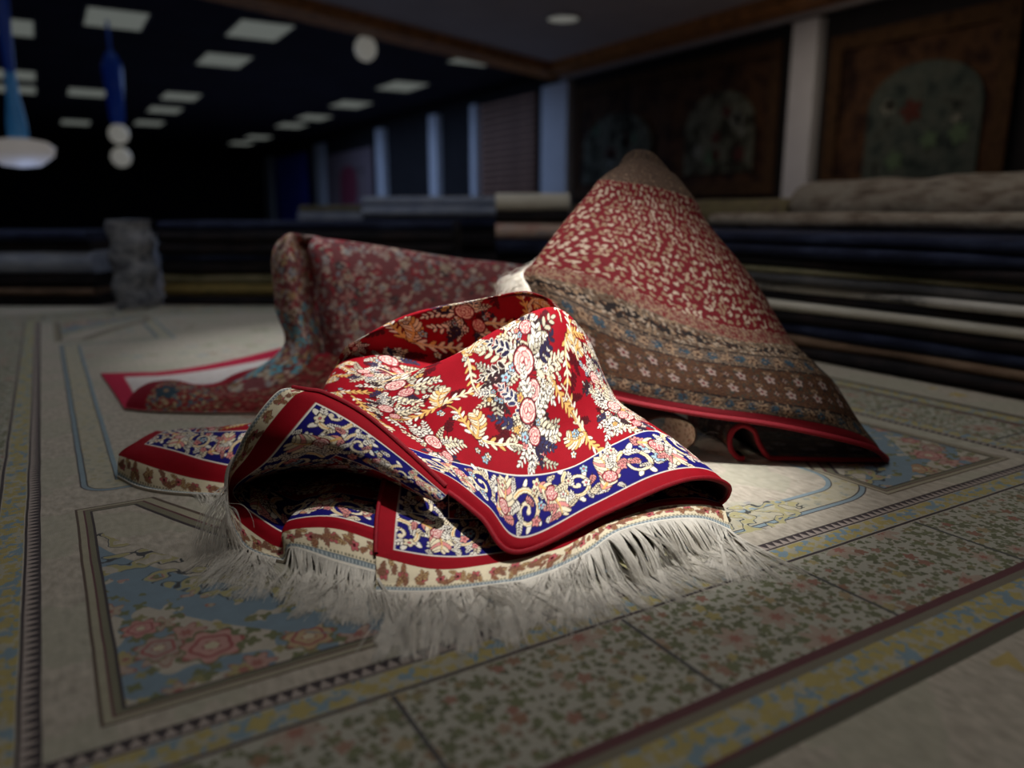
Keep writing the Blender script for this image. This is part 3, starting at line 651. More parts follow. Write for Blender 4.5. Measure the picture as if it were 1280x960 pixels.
R_ctrl = [
 [(1.029,1.432,0.156), (1.051,1.392,0.148), (1.114,1.303,0.133), (1.214,1.203,0.116), (1.318,1.114,0.102), (1.427,1.031,0.077), (1.510,0.985,0.049), (1.572,0.991,0.007), (1.610,1.040,-0.018)],
 [(1.026,1.444,0.174), (1.053,1.402,0.167), (1.119,1.310,0.151), (1.220,1.210,0.133), (1.324,1.121,0.121), (1.428,1.042,0.101), (1.504,1.007,0.073), (1.576,1.012,0.029), (1.630,1.066,-0.009)],
 [(1.022,1.472,0.206), (1.053,1.428,0.200), (1.126,1.320,0.183), (1.227,1.220,0.164), (1.331,1.130,0.149), (1.427,1.057,0.134), (1.505,1.039,0.108), (1.588,1.060,0.057), (1.654,1.117,0.013)],
 [(1.014,1.566,0.323), (1.051,1.493,0.309), (1.133,1.384,0.260), (1.232,1.281,0.228), (1.340,1.188,0.212), (1.444,1.123,0.200), (1.527,1.121,0.178), (1.613,1.159,0.130), (1.672,1.204,0.072)],
 [(1.006,1.608,0.374), (1.045,1.534,0.363), (1.140,1.415,0.303), (1.242,1.307,0.260), (1.351,1.213,0.240), (1.447,1.164,0.229), (1.529,1.170,0.209), (1.606,1.207,0.162), (1.662,1.255,0.105)],
 [(1.023,1.655,0.413), (1.036,1.591,0.423), (1.148,1.469,0.394), (1.258,1.363,0.329), (1.356,1.270,0.289), (1.449,1.235,0.276), (1.536,1.249,0.253), (1.604,1.292,0.209), (1.657,1.339,0.143)],
 [(1.124,1.680,0.465), (1.106,1.619,0.511), (1.195,1.524,0.489), (1.293,1.443,0.447), (1.382,1.369,0.412), (1.470,1.348,0.396), (1.549,1.366,0.367), (1.608,1.414,0.323), (1.646,1.470,0.256)],
 [(1.228,1.687,0.546), (1.206,1.631,0.606), (1.257,1.571,0.581), (1.330,1.522,0.562), (1.394,1.479,0.542), (1.451,1.464,0.522), (1.510,1.480,0.489), (1.554,1.527,0.451), (1.584,1.584,0.371)],
 [(1.286,1.704,0.608), (1.249,1.650,0.639), (1.280,1.596,0.641), (1.343,1.556,0.633), (1.399,1.518,0.613), (1.446,1.508,0.590), (1.487,1.550,0.571), (1.522,1.589,0.524), (1.553,1.636,0.458)],
 [(1.346,1.700,0.641), (1.305,1.659,0.664), (1.320,1.642,0.682), (1.352,1.626,0.690), (1.387,1.603,0.682), (1.432,1.594,0.661), (1.463,1.609,0.650), (1.499,1.645,0.599), (1.522,1.672,0.524)],
 [(1.384,1.730,0.567), (1.362,1.698,0.626), (1.379,1.686,0.664), (1.401,1.677,0.678), (1.425,1.659,0.668), (1.462,1.654,0.639), (1.476,1.653,0.620), (1.498,1.674,0.567), (1.516,1.688,0.479)],
 [(1.371,1.735,0.186), (1.401,1.718,0.186), (1.427,1.702,0.186), (1.448,1.689,0.186), (1.472,1.675,0.186), (1.500,1.659,0.186), (1.529,1.641,0.186), (1.559,1.623,0.186), (1.598,1.600,0.186)],
]
VR = sheet('pile_face', R_ctrl, [0, .05, .16, .30, .44, .57, .66, .74, .82], [0, .018, .046, .135, .168, .235, .37, .52, .60, .67, .70, .84], cvR, pile_r, tall_rug, 0.0021, back=dark_back, zmin=0.006, ruffle=0.002)
tube('edge_binding', VR[0, ::5], 0.006, flat('dark_red_binding', (0.20, 0.004, 0.012), 0.7, 0.2, 300), LAST, 8)
# under layer with its waving edge
edge = [(1.568,0.992,-0.001), (1.489,1.038,-0.005), (1.409,1.093,0.001), (1.361,1.129,0.008), (1.332,1.144,0.043), (1.320,1.154,0.077), (1.298,1.170,0.088), (1.280,1.182,0.069), (1.279,1.179,0.032), (1.304,1.161,0.001)]
ev = np.array(edge); back_dir = np.array([0.45, 0.9, 0]); back_dir /= np.linalg.norm(back_dir)
U_ctrl = [(ev + back_dir * k + np.array([0, 0, dz])).tolist() for k, dz in ((0, 0), (.02, 0), (.06, 0), (.16, -.01), (.32, -.02))]
VU = sheet('under_layer', U_ctrl, np.linspace(.1, .6, len(edge)).tolist(), [0, .018, .05, .14, .3], cvR, pile_r, tall_rug, 0.003, side=-1.0, back=dark_back, zmin=0.006)
tube('edge_binding', VU[0, ::3], 0.0062, MATS['dark_red_binding'], LAST, 8)
edge = [(1.210,1.253,0.023), (1.214,1.229,0.052), (1.207,1.229,0.085), (1.181,1.249,0.100), (1.151,1.278,0.100), (1.128,1.300,0.083), (1.122,1.308,0.053)]
ev = np.array(edge); U_ctrl = [(ev + back_dir * k - np.array([.03, -.02, 0]) * k * 6).tolist() for k in (0, .02, .06, .14)]
cvT = Canvas(.5, .3, .002, (.55, .45, .36))
for k in range(1500): cvT.ell(rnd(0, .5), rnd(0, .3), .004, .0025, rnd(0, 3), random.choice((TAN, (.5, .44, .36), BROWN, (.3, .12, .1))))
VT = sheet('rolled_tip', U_ctrl, np.linspace(.05, .3, len(edge)).tolist(), [0, .02, .06, .14], cvT, pile_r, tall_rug, 0.003, back=dark_back, zmin=0.006)
b = np.array([(1.262,1.292,0.017), (1.284,1.267,0.016), (1.301,1.232,0.013), (1.317,1.203,0.008)]); o = np.array([(.25, -.25, .25)] * 4)
fringe('fringe', b, o, silk, tall_rug, 700, .085, rad=.0008, bias=(.1, -.1, 0), jit=.15, clump=.6)
k0, k1 = int(VR.shape[0] * .30), int(VR.shape[0] * .56)
b = VR[k0:k1, 2] ; o = (VR[k0:k1, 2] - VR[k0:k1, 10]) ; o /= np.linalg.norm(o, axis=1, keepdims=True)
fringe('fringe', b, o + np.array([-.5, .1, -.2]), silk, tall_rug, 1500, .085, rad=.0006, stiff=.7, jit=.25, clump=.5)

# ------------------------------------------------------------------ the rose-patterned rug standing in a fold, on the left
cvL = Canvas(1.2, 0.9, 0.002, (.15, .04, .045))
pal = [(.36, .15, .14), (.34, .25, .21), (.24, .015, .03), (.30, .28, .27), (.17, .19, .22), (.42, .32, .27), (.05, .04, .045), (.26, .02, .03), (.34, .27, .20), (.24, .22, .22), (.30, .20, .18)]
for k in range(5200):
    c = random.choice(pal); x, y = rnd(0, 1.2), rnd(0, .9); q = random.random()
    if q < .2: cvL.flower(x, y, rnd(.008, .015), 5, c, random.choice(pal), rnd(0, 6), (.10, .02, .02))
    else: cvL.ell(x, y, rnd(.004, .009), rnd(.003, .005), rnd(0, 3), c)
for k in range(70): cvL.flower(rnd(0, .28), rnd(0, .30), .014, 5, (.10, .30, .38), TAN)
for k in range(500): cvL.ell(rnd(0, .3), rnd(0, .5), rnd(.006, .010), .004, rnd(0, 3), random.choice((TAN, (.30, .20, .10), (.12, .07, .03), (.35, .30, .24))))
cvF = Canvas(.9, .35, .002, (.24, .03, .03))
for k in range(2600):
    x = rnd(0, .9); cvF.ell(x, rnd(0, .35), rnd(.004, .009), rnd(.003, .005), rnd(0, 3), random.choice((TAN, (.42, .32, .18), (.10, .06, .03), (.07, .13, .16)) if x < .26 else (WINE, TAN, (.12, .05, .03), (.3, .1, .08))))
cvF.flower(.10, .10, .035, 6, TEAL, TAN); cvF.rect(0, .055, 0, .35, (.22, .006, .018)); cvF.rect(0, .9, .20, .225, (.34, .01, .03)); cvF.rect(.05, .9, .225, .35, (.55, .48, .45))
cvL.a = cvL.a * 1.6 + 0.015
left_rug = empty('folded_rug', (0.667,2.032,0.000), 'rose and grey floral rug standing up in a rounded fold, its red-edged corner lying flat', 'rug')
L_ctrl = [
 [(0.735,2.519,-0.008), (0.530,2.488,0.047), (0.420,2.339,0.045), (0.524,2.201,0.029), (0.656,2.215,0.017), (0.728,2.160,0.065), (0.854,2.072,0.063), (1.000,1.997,0.061), (1.182,1.933,0.052), (1.375,1.915,0.059)],
 [(0.769,2.578,0.117), (0.632,2.476,0.143), (0.611,2.349,0.156), (0.649,2.298,0.143), (0.730,2.400,0.120), (0.737,2.251,0.162), (0.890,2.149,0.168), (1.039,2.072,0.166), (1.226,2.005,0.155), (1.421,1.982,0.147)],
 [(0.769,2.632,0.235), (0.622,2.511,0.256), (0.608,2.403,0.268), (0.648,2.354,0.263), (0.733,2.466,0.246), (0.738,2.314,0.269), (0.896,2.219,0.269), (1.069,2.126,0.261), (1.258,2.058,0.251), (1.454,2.031,0.229)],
 [(0.761,2.672,0.370), (0.625,2.541,0.382), (0.612,2.445,0.395), (0.650,2.400,0.401), (0.734,2.523,0.379), (0.741,2.380,0.395), (0.924,2.277,0.374), (1.098,2.180,0.354), (1.279,2.116,0.341), (1.475,2.085,0.301)],
 [(0.753,2.680,0.432), (0.647,2.569,0.449), (0.634,2.474,0.467), (0.662,2.448,0.477), (0.734,2.554,0.453), (0.758,2.447,0.463), (0.950,2.336,0.430), (1.126,2.236,0.405), (1.299,2.175,0.382), (1.491,2.132,0.336)],
 [(0.763,2.686,0.432), (0.673,2.605,0.463), (0.667,2.518,0.483), (0.697,2.501,0.485), (0.747,2.529,0.476), (0.795,2.498,0.471), (0.974,2.395,0.440), (1.155,2.292,0.412), (1.325,2.220,0.387), (1.515,2.166,0.338)],
 [(0.773,2.691,0.382), (0.713,2.667,0.425), (0.717,2.598,0.446), (0.752,2.589,0.446), (0.789,2.588,0.435), (0.836,2.567,0.418), (1.003,2.471,0.386), (1.191,2.365,0.359), (1.361,2.279,0.331), (1.532,2.214,0.287)],
 [(0.802,2.678,0.071), (0.790,2.685,0.071), (0.802,2.678,0.071), (0.827,2.663,0.071), (0.851,2.649,0.071), (0.891,2.636,0.070), (1.046,2.567,0.066), (1.241,2.474,0.063), (1.425,2.386,0.059), (1.587,2.313,0.056)],
]
sheet('standing_fold', L_ctrl, [.0, .10, .16, .22, .30, .38, .56, .74, .92, 1.08], [.05, .17, .28, .40, .47, .52, .58, .85], cvL, paintmat('wool_pile_rose'), left_rug, 0.0032, back=flat('rug_reverse_rose', (.34, .27, .25), .95, .2, 120), zmin=0.006, ruffle=.003)
F_ctrl = [
 [(0.146,2.396,0.002), (0.190,2.340,0.002), (0.255,2.283,0.001), (0.359,2.209,0.002), (0.504,2.129,0.003), (0.672,2.047,0.005)],
 [(0.159,2.430,0.026), (0.204,2.369,0.033), (0.271,2.305,0.029), (0.369,2.233,0.025), (0.511,2.149,0.029), (0.681,2.065,0.049)],
 [(0.191,2.476,0.047), (0.233,2.418,0.058), (0.293,2.357,0.053), (0.378,2.269,0.045), (0.511,2.190,0.051), (0.699,2.114,0.096)],
 [(0.232,2.536,0.051), (0.272,2.490,0.057), (0.324,2.421,0.050), (0.395,2.341,0.040), (0.513,2.287,0.061), (0.720,2.205,0.126)],
 [(0.265,2.596,0.038), (0.306,2.550,0.047), (0.355,2.495,0.039), (0.417,2.483,0.040), (0.506,2.462,0.075), (0.748,2.366,0.123)],
 [(0.300,2.616,0.010), (0.338,2.595,0.015), (0.388,2.565,0.015), (0.447,2.553,0.013), (0.542,2.524,0.026), (0.761,2.460,0.054)],
]
VF = sheet('rolled_flap', F_ctrl, [0, .055, .14, .26, .42, .62], [0, .05, .11, .17, .222, .30], cvF, paintmat('wool_pile_flap'), left_rug, 0.003, back=MATS['rug_reverse_rose'], zmin=0.006)
cvG = Canvas(.8, .5, .003, (.60, .55, .53)); cvG.rect(0, .075, 0, .5, (.42, .015, .05)); cvG.rect(0, .8, .42, .5, (.42, .015, .05))
for k in range(260): cvG.ell(rnd(.1, .8), rnd(0, .4), .008, .005, rnd(0, 3), random.choice(((.5, .44, .48), (.56, .46, .44), (.48, .46, .42))))
G_ctrl = [
 [(0.146,2.390,0.006), (0.233,2.349,0.006), (0.354,2.298,0.006), (0.504,2.264,0.006), (0.660,2.229,0.006)],
 [(0.134,2.694,0.006), (0.248,2.670,0.008), (0.401,2.641,0.012), (0.575,2.613,0.020), (0.790,2.645,0.020)],
 [(0.120,2.994,0.006), (0.252,2.936,0.008), (0.398,2.849,0.028), (0.556,2.820,0.052), (0.715,2.770,0.089)],
]
sheet('flat_corner', G_ctrl, [0, .15, .35, .58, .8], [0, .25, .5], cvG, paintmat('flat_corner_weave'), left_rug, 0.005, back=MATS['rug_reverse_rose'], zmin=0.005)

for e in (mid_rug, tall_rug, left_rug):               # the sheets were laid out in room coordinates
    for c in COL.objects:
        if c.parent == e: c.location = (-e.location[0], -e.location[1], -e.location[2])

# ------------------------------------------------------------------ stacks of folded rugs, rolls and hangings
def fold_layer(name, loc, rz, L, depth, z0, z1, mat, label, group, wave=0.012, parts=True):
    """one folded rug in a stack: rounded fold to the front (local -y), length along x"""
    h = z1 - z0; n = 26; R = 7
    e = empty(name, (loc[0], loc[1], z0), label, 'rug', group, rz)
    ph = rnd(0, 6.28); V = []
    for i in range(n + 1):
        x = L * i / n; off = wave * (math.sin(x * 3.1 + ph) + .6 * math.sin(x * 7.3 + 2 * ph)); row = [(x, depth, 0.0)]
        for k in range(R + 1):
            a = -PI / 2 - PI * k / R; row.append((x, h * .5 + off + h * .5 * math.cos(a), h * .5 + h * .5 * math.sin(a)))
        row.append((x, depth, h)); V.append(row)
    V = np.array(V); o = grid_mesh('folded_pile', V.swapaxes(0, 1), mat, e)
    for s in (0, n):                                  # the folded layers seen at each end
        r = V[s]; c = r.mean(0); mesh_obj('fold_end', [tuple(p) for p in r], [tuple(range(len(r)))], mat, e)
    return e
def stack(loc, rz, L, depth, layers, where, group, name='stacked_rug'):
    nth = ['bottom', 'second', 'third', 'fourth', 'fifth', 'sixth', 'seventh', 'eighth', 'ninth', 'tenth', 'eleventh', 'twelfth', 'thirteenth', 'fourteenth']
    for i, (z0, z1, mname, desc) in enumerate(layers):
        dj = rnd(-.02, .02); nn = nth[i]
        fold_layer(name, (loc[0] + dj * math.sin(rz), loc[1] - dj * math.cos(rz)), rz, L, depth, z0 + .001, z1 - .001, RM(mname), '%s folded rug, %s in %s' % (desc, 'bottom one' if i == 0 else nn + ' up', where), group)
PALS = {
 'black': [(.006, .006, .008), (.014, .012, .014), (.03, .02, .02)], 'navy': [(.006, .008, .02), (.012, .016, .04), (.03, .04, .08)],
 'brown': [(.07, .045, .03), (.16, .10, .065), (.24, .16, .11)], 'cream': [(.58, .55, .47), (.68, .64, .55), (.75, .72, .63)],
 'dash': [(.08, .08, .08), (.60, .57, .52), (.68, .65, .60)], 'grey': [(.05, .05, .055), (.09, .09, .095), (.14, .13, .13)],
 'olive': [(.12, .11, .06), (.24, .22, .13), (.32, .28, .18)], 'blue': [(.22, .26, .36), (.34, .38, .48), (.46, .50, .58)],
 'yellow': [(.17, .125, .045), (.26, .19, .065), (.15, .125, .05)], 'rosy': [(.45, .22, .20), (.60, .45, .38), (.32, .30, .36)],
 'mottle': [(.05, .05, .07), (.16, .17, .20), (.32, .33, .36), (.10, .10, .14)], 'roll': [(.10, .07, .05), (.22, .17, .13), (.34, .29, .23), (.14, .10, .08)]}
def RM(k): return rugmat('woven_' + k, PALS[k], 6.0, (1, 3, 3))
stack((2.50, 3.35), math.radians(-90), 4.4, 0.85, [
 (.0, .05, 'black', 'black'), (.05, .085, 'brown', 'dull brown'), (.085, .13, 'navy', 'navy black'), (.13, .178, 'black', 'black'), (.178, .215, 'cream', 'pale cream edged'),
 (.215, .247, 'black', 'black'), (.247, .282, 'dash', 'grey and white dashed'), (.282, .318, 'grey', 'slate grey'), (.318, .344, 'olive', 'thin olive'), (.344, .385, 'black', 'black'),
 (.385, .43, 'navy', 'navy black'), (.43, .478, 'navy', 'midnight blue')], 'the long stack beside the carpet', 'long stack beside the carpet')
yaw = math.radians(-30.84)
p = (-0.650,5.875,-0.004); stack((p[0], p[1]), yaw, 1.03, .8, [(.0, .07, 'black', 'black'), (.07, .11, 'brown', 'dark brown'), (.11, .20, 'black', 'black'), (.20, .335, 'blue', 'light grey-blue'), (.335, .39, 'black', 'black'), (.39, .45, 'navy', 'dark navy')], 'the stack left of the bundle', 'stack by the mottled bundle')
p = (0.598,5.222,-0.014); stack((p[0], p[1]), yaw, 1.80, .8, [(.0, .05, 'black', 'black'), (.05, .13, 'yellow', 'mustard yellow'), (.13, .19, 'olive', 'dark olive'), (.19, .27, 'black', 'black'), (.27, .305, 'navy', 'dull navy'), (.305, .38, 'black', 'black'), (.38, .45, 'black', 'soft black'), (.45, .51, 'navy', 'deep navy')], 'the stack behind the floral rug', 'stack behind the floral rug')
p = (2.428,4.264,0.044); stack((p[0], p[1]), yaw, .46, .7, [(.0, .09, 'black', 'black'), (.09, .20, 'olive', 'olive'), (.20, .30, 'black', 'black'), (.30, .40, 'navy', 'dull blue'), (.40, .50, 'rosy', 'rosy red and grey'), (.50, .57, 'black', 'black'), (.57, .68, 'cream', 'sandy cream')], 'the short stack behind the peaked rug', 'short stack by the peaked rug')
p = (2.332,6.372,0.136); stack((p[0], p[1]), yaw, 1.15, .8, [(.0, .25, 'black', 'black'), (.25, .42, 'black', 'black'), (.42, .53, 'navy', 'dark navy'), (.53, .62, 'blue', 'grey-blue'), (.62, .70, 'blue', 'pale blue')], 'the far stack before the slats', 'far blue stack')
p = (2.236,7.959,0.054); stack((p[0], p[1]), yaw, .85, .8, [(.0, .3, 'black', 'black'), (.3, .47, 'navy', 'dark navy'), (.47, .58, 'blue', 'grey-blue'), (.58, .64, 'olive', 'greenish')], 'the far stack before the pillars', 'far stack by blue pillars')
# mottled bundle standing between two stacks
e = empty('bundled_rug', (0, 0, 0), 'mottled grey-blue rug folded into an upright bundle between two low stacks', 'rug'); p = (0.263,5.070,0.003); e.location = (p[0], p[1], 0.0); e.rotation_euler = (0, 0, yaw)
V = []
for i in range(15):
    z = .52 * i / 14; wv = .018 * math.sin(i * 1.35); row = []
    for k in range(17):
        a = 2 * PI * k / 16; c, s_ = math.cos(a), math.sin(a)
        row.append((.12 + .095 * math.copysign(abs(c)**.6, c) + wv * .8, .16 + .15 * math.copysign(abs(s_)**.6, s_), z))
    V.append(row)
grid_mesh('folded_pile', np.array(V)[:, ::1], RM('mottle'), e); mesh_obj('fold_end', [tuple(q) for q in V[-1][:16]], [tuple(range(16))], RM('blue'), e)
# rolls lying on the long stack
def roll(a, b_, r, mat, label, group):
    a = np.array(a); b_ = np.array(b_); L = np.linalg.norm(b_ - a); ang = math.atan2(b_[1] - a[1], b_[0] - a[0])
    e = empty('rolled_rug', tuple(a), label, 'rug', group, ang); V = []
    for i in range(25):
        row = []
        for k in range(25):
            t = 2 * PI * k / 24; rr = r * (1 + .04 * math.sin(3 * t + i * .5) + .03 * math.sin(i * .9)); row.append((L * i / 24, rr * 1.15 * math.cos(t), r + rr * .90 * math.sin(t)))
        V.append(row)
    grid_mesh('outer_turn', np.array(V), mat, e)
    for x in (0.0, L):                                # spiral ends
        S = []; F = []
        for k in range(73):
            t = 2 * PI * k / 24; q = r * (.95 - .27 * k / 72 * 3)
            for d in (0, .03): S.append((x, max(.01, q - d) * 1.1 * math.cos(t), r * .95 + max(.01, q - d) * .9 * math.sin(t)))
        F = [(2 * k, 2 * k + 1, 2 * k + 3, 2 * k + 2) for k in range(72)]
        mesh_obj('spiral_end', S, F, mat, e)
roll((3.05, 3.02, .478), (2.95, .55, .478), .042, RM('roll'), 'tan patterned rolled rug lying on the long stack, nearest its front', 'rolled rugs on the long stack')
roll((3.26, 2.75, .478), (3.2, 1.5, .478), .040, RM('roll'), 'brown rolled rug lying on the long stack behind another roll', 'rolled rugs on the long stack')
# a rear bench carrying two more rolls
b2 = empty('rug_bench', (3.75, 3.3, 0), 'dark low display bench behind the long stack', 'bench')
box('bench_top', -.3, .3, -2.1, 2.2, .40, .45, RM('black'), b2)
for yy in (-2.0, 0, 2.1):
    for xx in (-.25, .25): box('leg', xx - .03, xx + .03, yy - .03, yy + .03, 0, .40, RM('black'), b2)
roll((3.72, 2.95, .451), (3.60, 1.62, .451), .145, RM('roll'), 'thick tan rolled rug on the dark bench below the teal arch hanging', 'rolled rugs on the bench')
roll((3.78, 5.2, .451), (3.75, 3.05, .451), .10, rugmat('woven_roll_olive', [(.08, .06, .04), (.20, .16, .08), (.14, .10, .07)], 6.0), 'thinner olive-brown rolled rug on the dark bench', 'rolled rugs on the bench')

# pillars
blue_white = flat('pale_pillar_paint', (.62, .64, .70), .6, .05, 3)
def pillar(y, wd, label, x0=7.86):
    e = empty('pillar', (7.85, y, 0), label, 'pillar', 'pillars along the right-hand wall')
    box('shaft', x0 - 7.85, .15, -wd / 2, wd / 2, .10, 2.75, blue_white, e); box('plinth', x0 - 7.87, .15, -wd / 2 - .02, wd / 2 + .02, 0, .10, white_trim, e)
pillar(6.52, .36, 'white square pillar between the two large wall hangings'); pillar(11.75, .80, 'broad pale blue pillar between the wall hanging and the slatted brown panel')
for y, wd, t in ((14.75, .22, 'narrow pale blue pillar just past the slatted brown panel'), (16.7, .40, 'second pale blue pillar past the slatted brown panel'), (20.0, .45, 'pale blue pillar beside the red-centred wall rug, nearer the slatted panel'), (25.3, .8, 'pale blue pillar between the red-centred wall rug and the plain blue drape'), (32.0, .9, 'farthest pale pillar beyond the plain blue drape')): pillar(y, wd, t)
# slatted panel
sl = empty('slatted_panel', (7.94, 13.45, 0), 'dark brown wooden panel of horizontal slats between two blue pillars', 'panel')
brown_slat = flat('brown_slat_wood', (.30, .16, .11), .6, .3, 5)
box('panel_back', .0, .03, -1.05, 1.05, .6, 2.75, RM('black'), sl)
me = None
for k in range(17):
    if me is None: s0 = box('slat', -.05, 0, -1.04, 1.04, 0, .075, brown_slat, sl); me = s0.data; s0.location = (0, 0, .62)
    else:
        s1 = bpy.data.objects.new('slat', me); COL.objects.link(s1); s1.parent = sl; s1.location = (0, 0, .62 + .125 * k)
# hangings on the wall X = 8
def hanging(y0, y1, z0, z1, cols, border, label, arch=None, archmat=None, motifs=0, marg=.16):
    e = empty('hanging_rug', (7.96, (y0 + y1) / 2, z0), label, 'wall rug', 'rugs hung on the wall'); w_ = (y1 - y0) / 2; h = z1 - z0
    n = 40; V = np.array([[(.012 * math.sin(y * 9) - .012 if j else -.01, y, h * j / 8) for y in np.linspace(-w_, w_, n)] for j in range(9)]); grid_mesh('field', V, cols, e)
    for nm, a in (('border', (-w_, w_, 0, marg)), ('border', (-w_, w_, h - marg, h)), ('border', (-w_, -w_ + marg, marg, h - marg)), ('border', (w_ - marg, w_, marg, h - marg))):
        box(nm, -.045, -.026, a[0], a[1], a[2], a[3], border, e)
    if arch:
        for (yc, aw, zb, zs, zt) in arch:
            pts = [(-aw, zb), (aw, zb), (aw, zs)] + [(aw * math.cos(t), zs + (zt - zs) * math.sin(t)) for t in np.linspace(.15, PI - .15, 15)] + [(-aw, zs)]
            m_ = len(pts); V = [(-.05, yc + a, b_) for a, b_ in pts] + [(-.028, yc + a, b_) for a, b_ in pts]
            mesh_obj('arch_panel', V, [tuple(range(m_)), tuple(range(m_, 2 * m_))[::-1]] + [(i, i + m_, (i + 1) % m_ + m_, (i + 1) % m_) for i in range(m_)], archmat, e)
            for k in range(motifs):
                yy, zz = yc + rnd(-.7, .7) * aw, zb + rnd(.1, .8) * (zt - zb); r = rnd(.05, .11)
                V = [(-.058, yy + r * (1 + .3 * math.cos(5 * t)) * math.cos(t), zz + r * (1 + .3 * math.cos(5 * t)) * math.sin(t)) for t in np.linspace(0, 2 * PI, 20, endpoint=False)] + [(-.058, yy, zz)]
                mesh_obj('flower_motif', V, [(i, (i + 1) % 20, 20) for i in range(20)], random.choice((flat('motif_red', (.07, .018, .014)), flat('motif_cream', (.16, .17, .15)), flat('motif_green', (.08, .13, .08)))), e)
wine = rugmat('hanging_wine', [(.010, .006, .005), (.03, .014, .010), (.08, .04, .02), (.02, .010, .010)], 3.0); gold_b = rugmat('hanging_border', [(.02, .010, .006), (.075, .04, .018), (.03, .014, .010)], 8.0)
teal = rugmat('arch_teal', [(.006, .009, .009), (.035, .052, .05), (.075, .09, .08), (.008, .012, .011)], 5.0); moss = rugmat('arch_moss', [(.006, .006, .005), (.03, .03, .02), (.13, .14, .11), (.012, .005, .004)], 3.5)
hanging(4.15, 6.2, .80, 2.5, wine, gold_b, 'large dark wall rug with a teal arched centre above the rolled rugs', [(-.15, .62, .12, .85, 1.28)], teal, 7)
hanging(6.9, 11.25, .80, 2.62, wine, gold_b, 'wide dark wall rug with two mossy arches between the white and the broad blue pillar', [(-1.2, .62, .3, .9, 1.35), (1.0, .85, .25, .8, 1.30)], moss, 9)
hanging(20.7, 24.7, .55, 2.35, rugmat('far_tan', [(.10, .07, .08), (.22, .17, .18), (.16, .10, .12)], 2.0), flat('far_tan_border', (.20, .15, .17)), 'far dusty pink wall rug with a red centre', [(0, .7, .3, 1.0, 1.4)], flat('far_red', (.22, .04, .07)), 0, .5)
d = empty('blue_drape', (7.94, 28.6, 0.0), 'plain deep blue drape hanging between two far pillars', 'drape')
V = np.array([[(.06 * math.sin(y * 6) - .06, y, 2.6 * j + .01) for y in np.linspace(-1.9, 1.9, 70)] for j in (0, .5, 1)]); grid_mesh('cloth', V, flat('blue_drape_cloth', (.04, .06, .42), .8, .2, 3), d)
tube('rail', [(-.06, -2, 2.62), (-.06, 0, 2.62), (-.06, 2, 2.62)], .02, RM('black'), d)

# ------------------------------------------------------------------ lamps
glow = flat('panel_diffuser', (.12, .12, .11), .5, .02, 2, (.92, 1.0, .90), .105); frame = flat('panel_frame', (.12, .12, .13), .5)
spots = []
for y in (11.6, 14.05, 18.7, 21.2, 24.4): spots.append((2.87, y, 'middle row'))
for y in (11.75, 15.0, 18.0, 20.85, 23.0, 27.0, 29.5): spots.append((6.42, y, 'row along the pillared wall'))
for y in (11.9, 19.1, 25.3): spots.append((1.12, y, 'row over the chandeliers'))
for y in (13.1, 17.4, 19.3): spots.append((-.14, y, 'row farthest from the pillars'))
ords = ['first', 'second', 'third', 'fourth', 'fifth', 'sixth', 'seventh']; cnt = {}
pf = None
for x, y, row in spots:
    k = cnt.get(row, 0); cnt[row] = k + 1
    e = empty('ceiling_light', (x, y, 3.04), 'rectangular ceiling light panel, %s from the beam in the %s' % (ords[k], row), 'ceiling light', 'light panels in the hall ceiling')
    if pf is None:
        f0 = box('diffuser', -.34, .34, -.52, .52, -.028, -.012, glow, e); pf = f0.data
        v1, f1 = box_data(-.38, .38, -.56, .56, -.020, 0.0); f0b = mesh_obj('frame', v1, f1, frame, e); pb = f0b.data
    else:
        for nm, dt in (('diffuser', pf), ('frame', pb)):
            q = bpy.data.objects.new(nm, dt); COL.objects.link(q); q.parent = e
def downlight(loc, r, label, strength=.12):
    e = empty('downlight', loc, label, 'ceiling light', 'round recessed downlights')
    lathe('trim_ring', [(r * 1.2, 0), (r * 1.2, -.02), (r, -.025), (r, -.008)], white_trim, e)
    lathe('lens', [(0.001, -.03), (r * .6, -.026), (r, -.016)], flat('downlight_lens', (.6, .6, .55), .5, .02, 2, (1, 1, .88), strength), e)
p = (6.002,8.777,3.000); downlight((p[0], p[1], 3.0), .20, 'round recessed downlight in the grey ceiling')
for (a, t), nm in ((SPOT1, 'over the heaped red rug'), (SPOT2, 'over the rose and grey rug')):  # unseen fixtures added to house the two pool spots
    e = empty('added_spotlight', (a[0], a[1], 3.0), 'black ceiling spotlight added out of view, ' + nm, 'ceiling light', 'added ceiling spotlights')
    black = flat('black_lamp_metal', (.02, .02, .02), .4)
    lathe('stem', [(.012, 0), (.012, -.05)], black, e, 12)
    lathe('can', [(.02, -.045), (.055, -.05), (.06, -.13), (.056, -.13), (.05, -.10)], black, e)
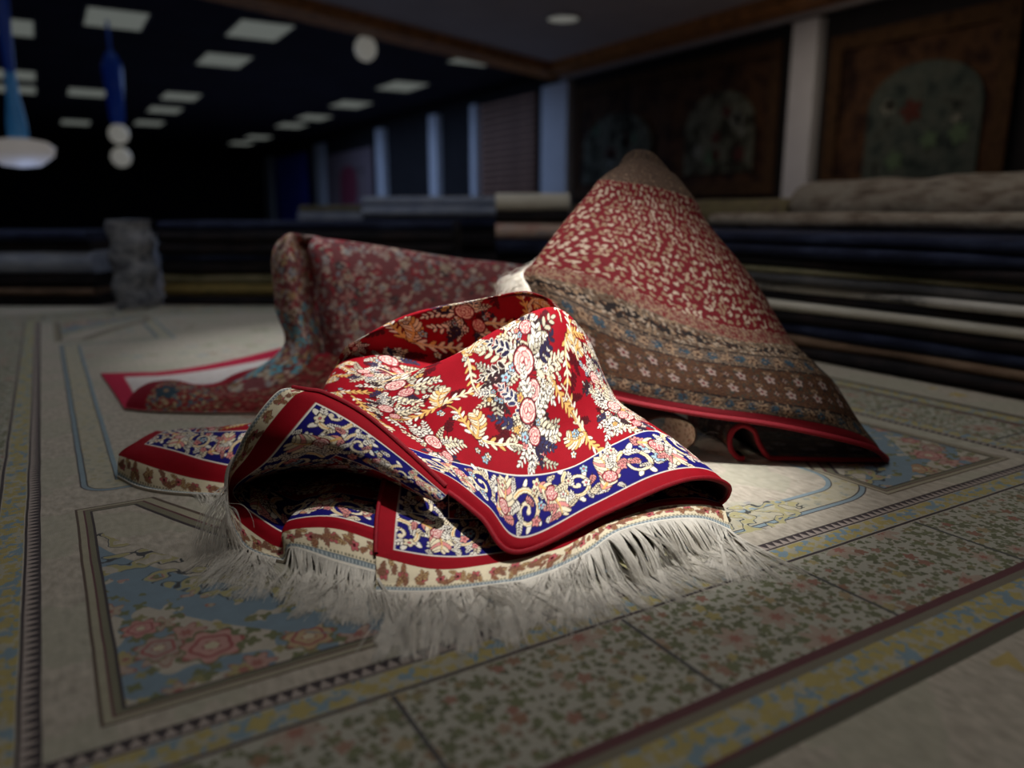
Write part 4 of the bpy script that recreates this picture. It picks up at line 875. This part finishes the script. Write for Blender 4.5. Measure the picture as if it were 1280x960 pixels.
# hanging globe beyond the beam
p = (4.177,11.000,2.819); e = empty('pendant_lamp', p, 'single warm white globe pendant just beyond the brown beam', 'lamp')
warm = flat('globe_glass', (.6, .58, .5), .4, .02, 2, (1, .97, .86), .12)
gl = [(.001, -.17)] + [(.155 * math.sin(t), -.17 * math.cos(t)) for t in np.linspace(.25, PI - .25, 12)] + [(.001, .17)]
lathe('globe', gl, warm, e); lathe('cord', [(.012, .16), (.012, 3.04 - p[2])], frame, e, 8)
# blue crystal chandeliers
crystal = flat('blue_crystal', (.05, .12, .4), .2, .1, 4, (.0, .03, .45), .035); cyan = flat('cyan_crystal', (.1, .3, .5), .2, .1, 4, (.03, .22, .6), .07)
p = (-0.097,9.000,1.147); e = empty('chandelier', p, 'large bowl chandelier with a tapering blue crystal stem', 'lamp', 'blue chandeliers')
lathe('bowl', [(.001, -.16), (.16, -.14), (.28, -.05), (.30, .03), (.24, .08), (.08, .11)], flat('bowl_glass', (.5, .46, .44), .4, .05, 4, (1, .92, .85), .12), e)
lathe('crystal_stem', [(.09, .10), (.085, .25), (.06, .45), (.045, .70)], cyan, e); lathe('ceiling_rose', [(.045, .70), (.06, 1.1), (.10, 3.04 - p[2])], crystal, e)
def blue_lamp(loc, pw):
    l = bpy.data.lights.new('crystal_glow', 'POINT'); l.energy = pw; l.color = (.38, .55, 1.0); l.shadow_soft_size = .25
    o = bpy.data.objects.new('crystal_glow', l); COL.objects.link(o); o.location = loc
blue_lamp((p[0] + .1, p[1], p[2] - .6), 8)
p = (1.026,12.000,1.454); e = empty('chandelier', p, 'pair of small white globes below a blue crystal column', 'lamp', 'blue chandeliers')
for dz in (-.15, .15): lathe('globe', [(.001, dz - .13)] + [(.13 * math.sin(t), dz - .13 * math.cos(t)) for t in np.linspace(.3, PI - .3, 9)] + [(.001, dz + .13)], warm, e)
lathe('crystal_column', [(.04, .25), (.09, .32), (.11, .7), (.13, 1.0), (.07, 1.15), (.02, 1.2), (.02, 3.04 - p[2])], crystal, e)
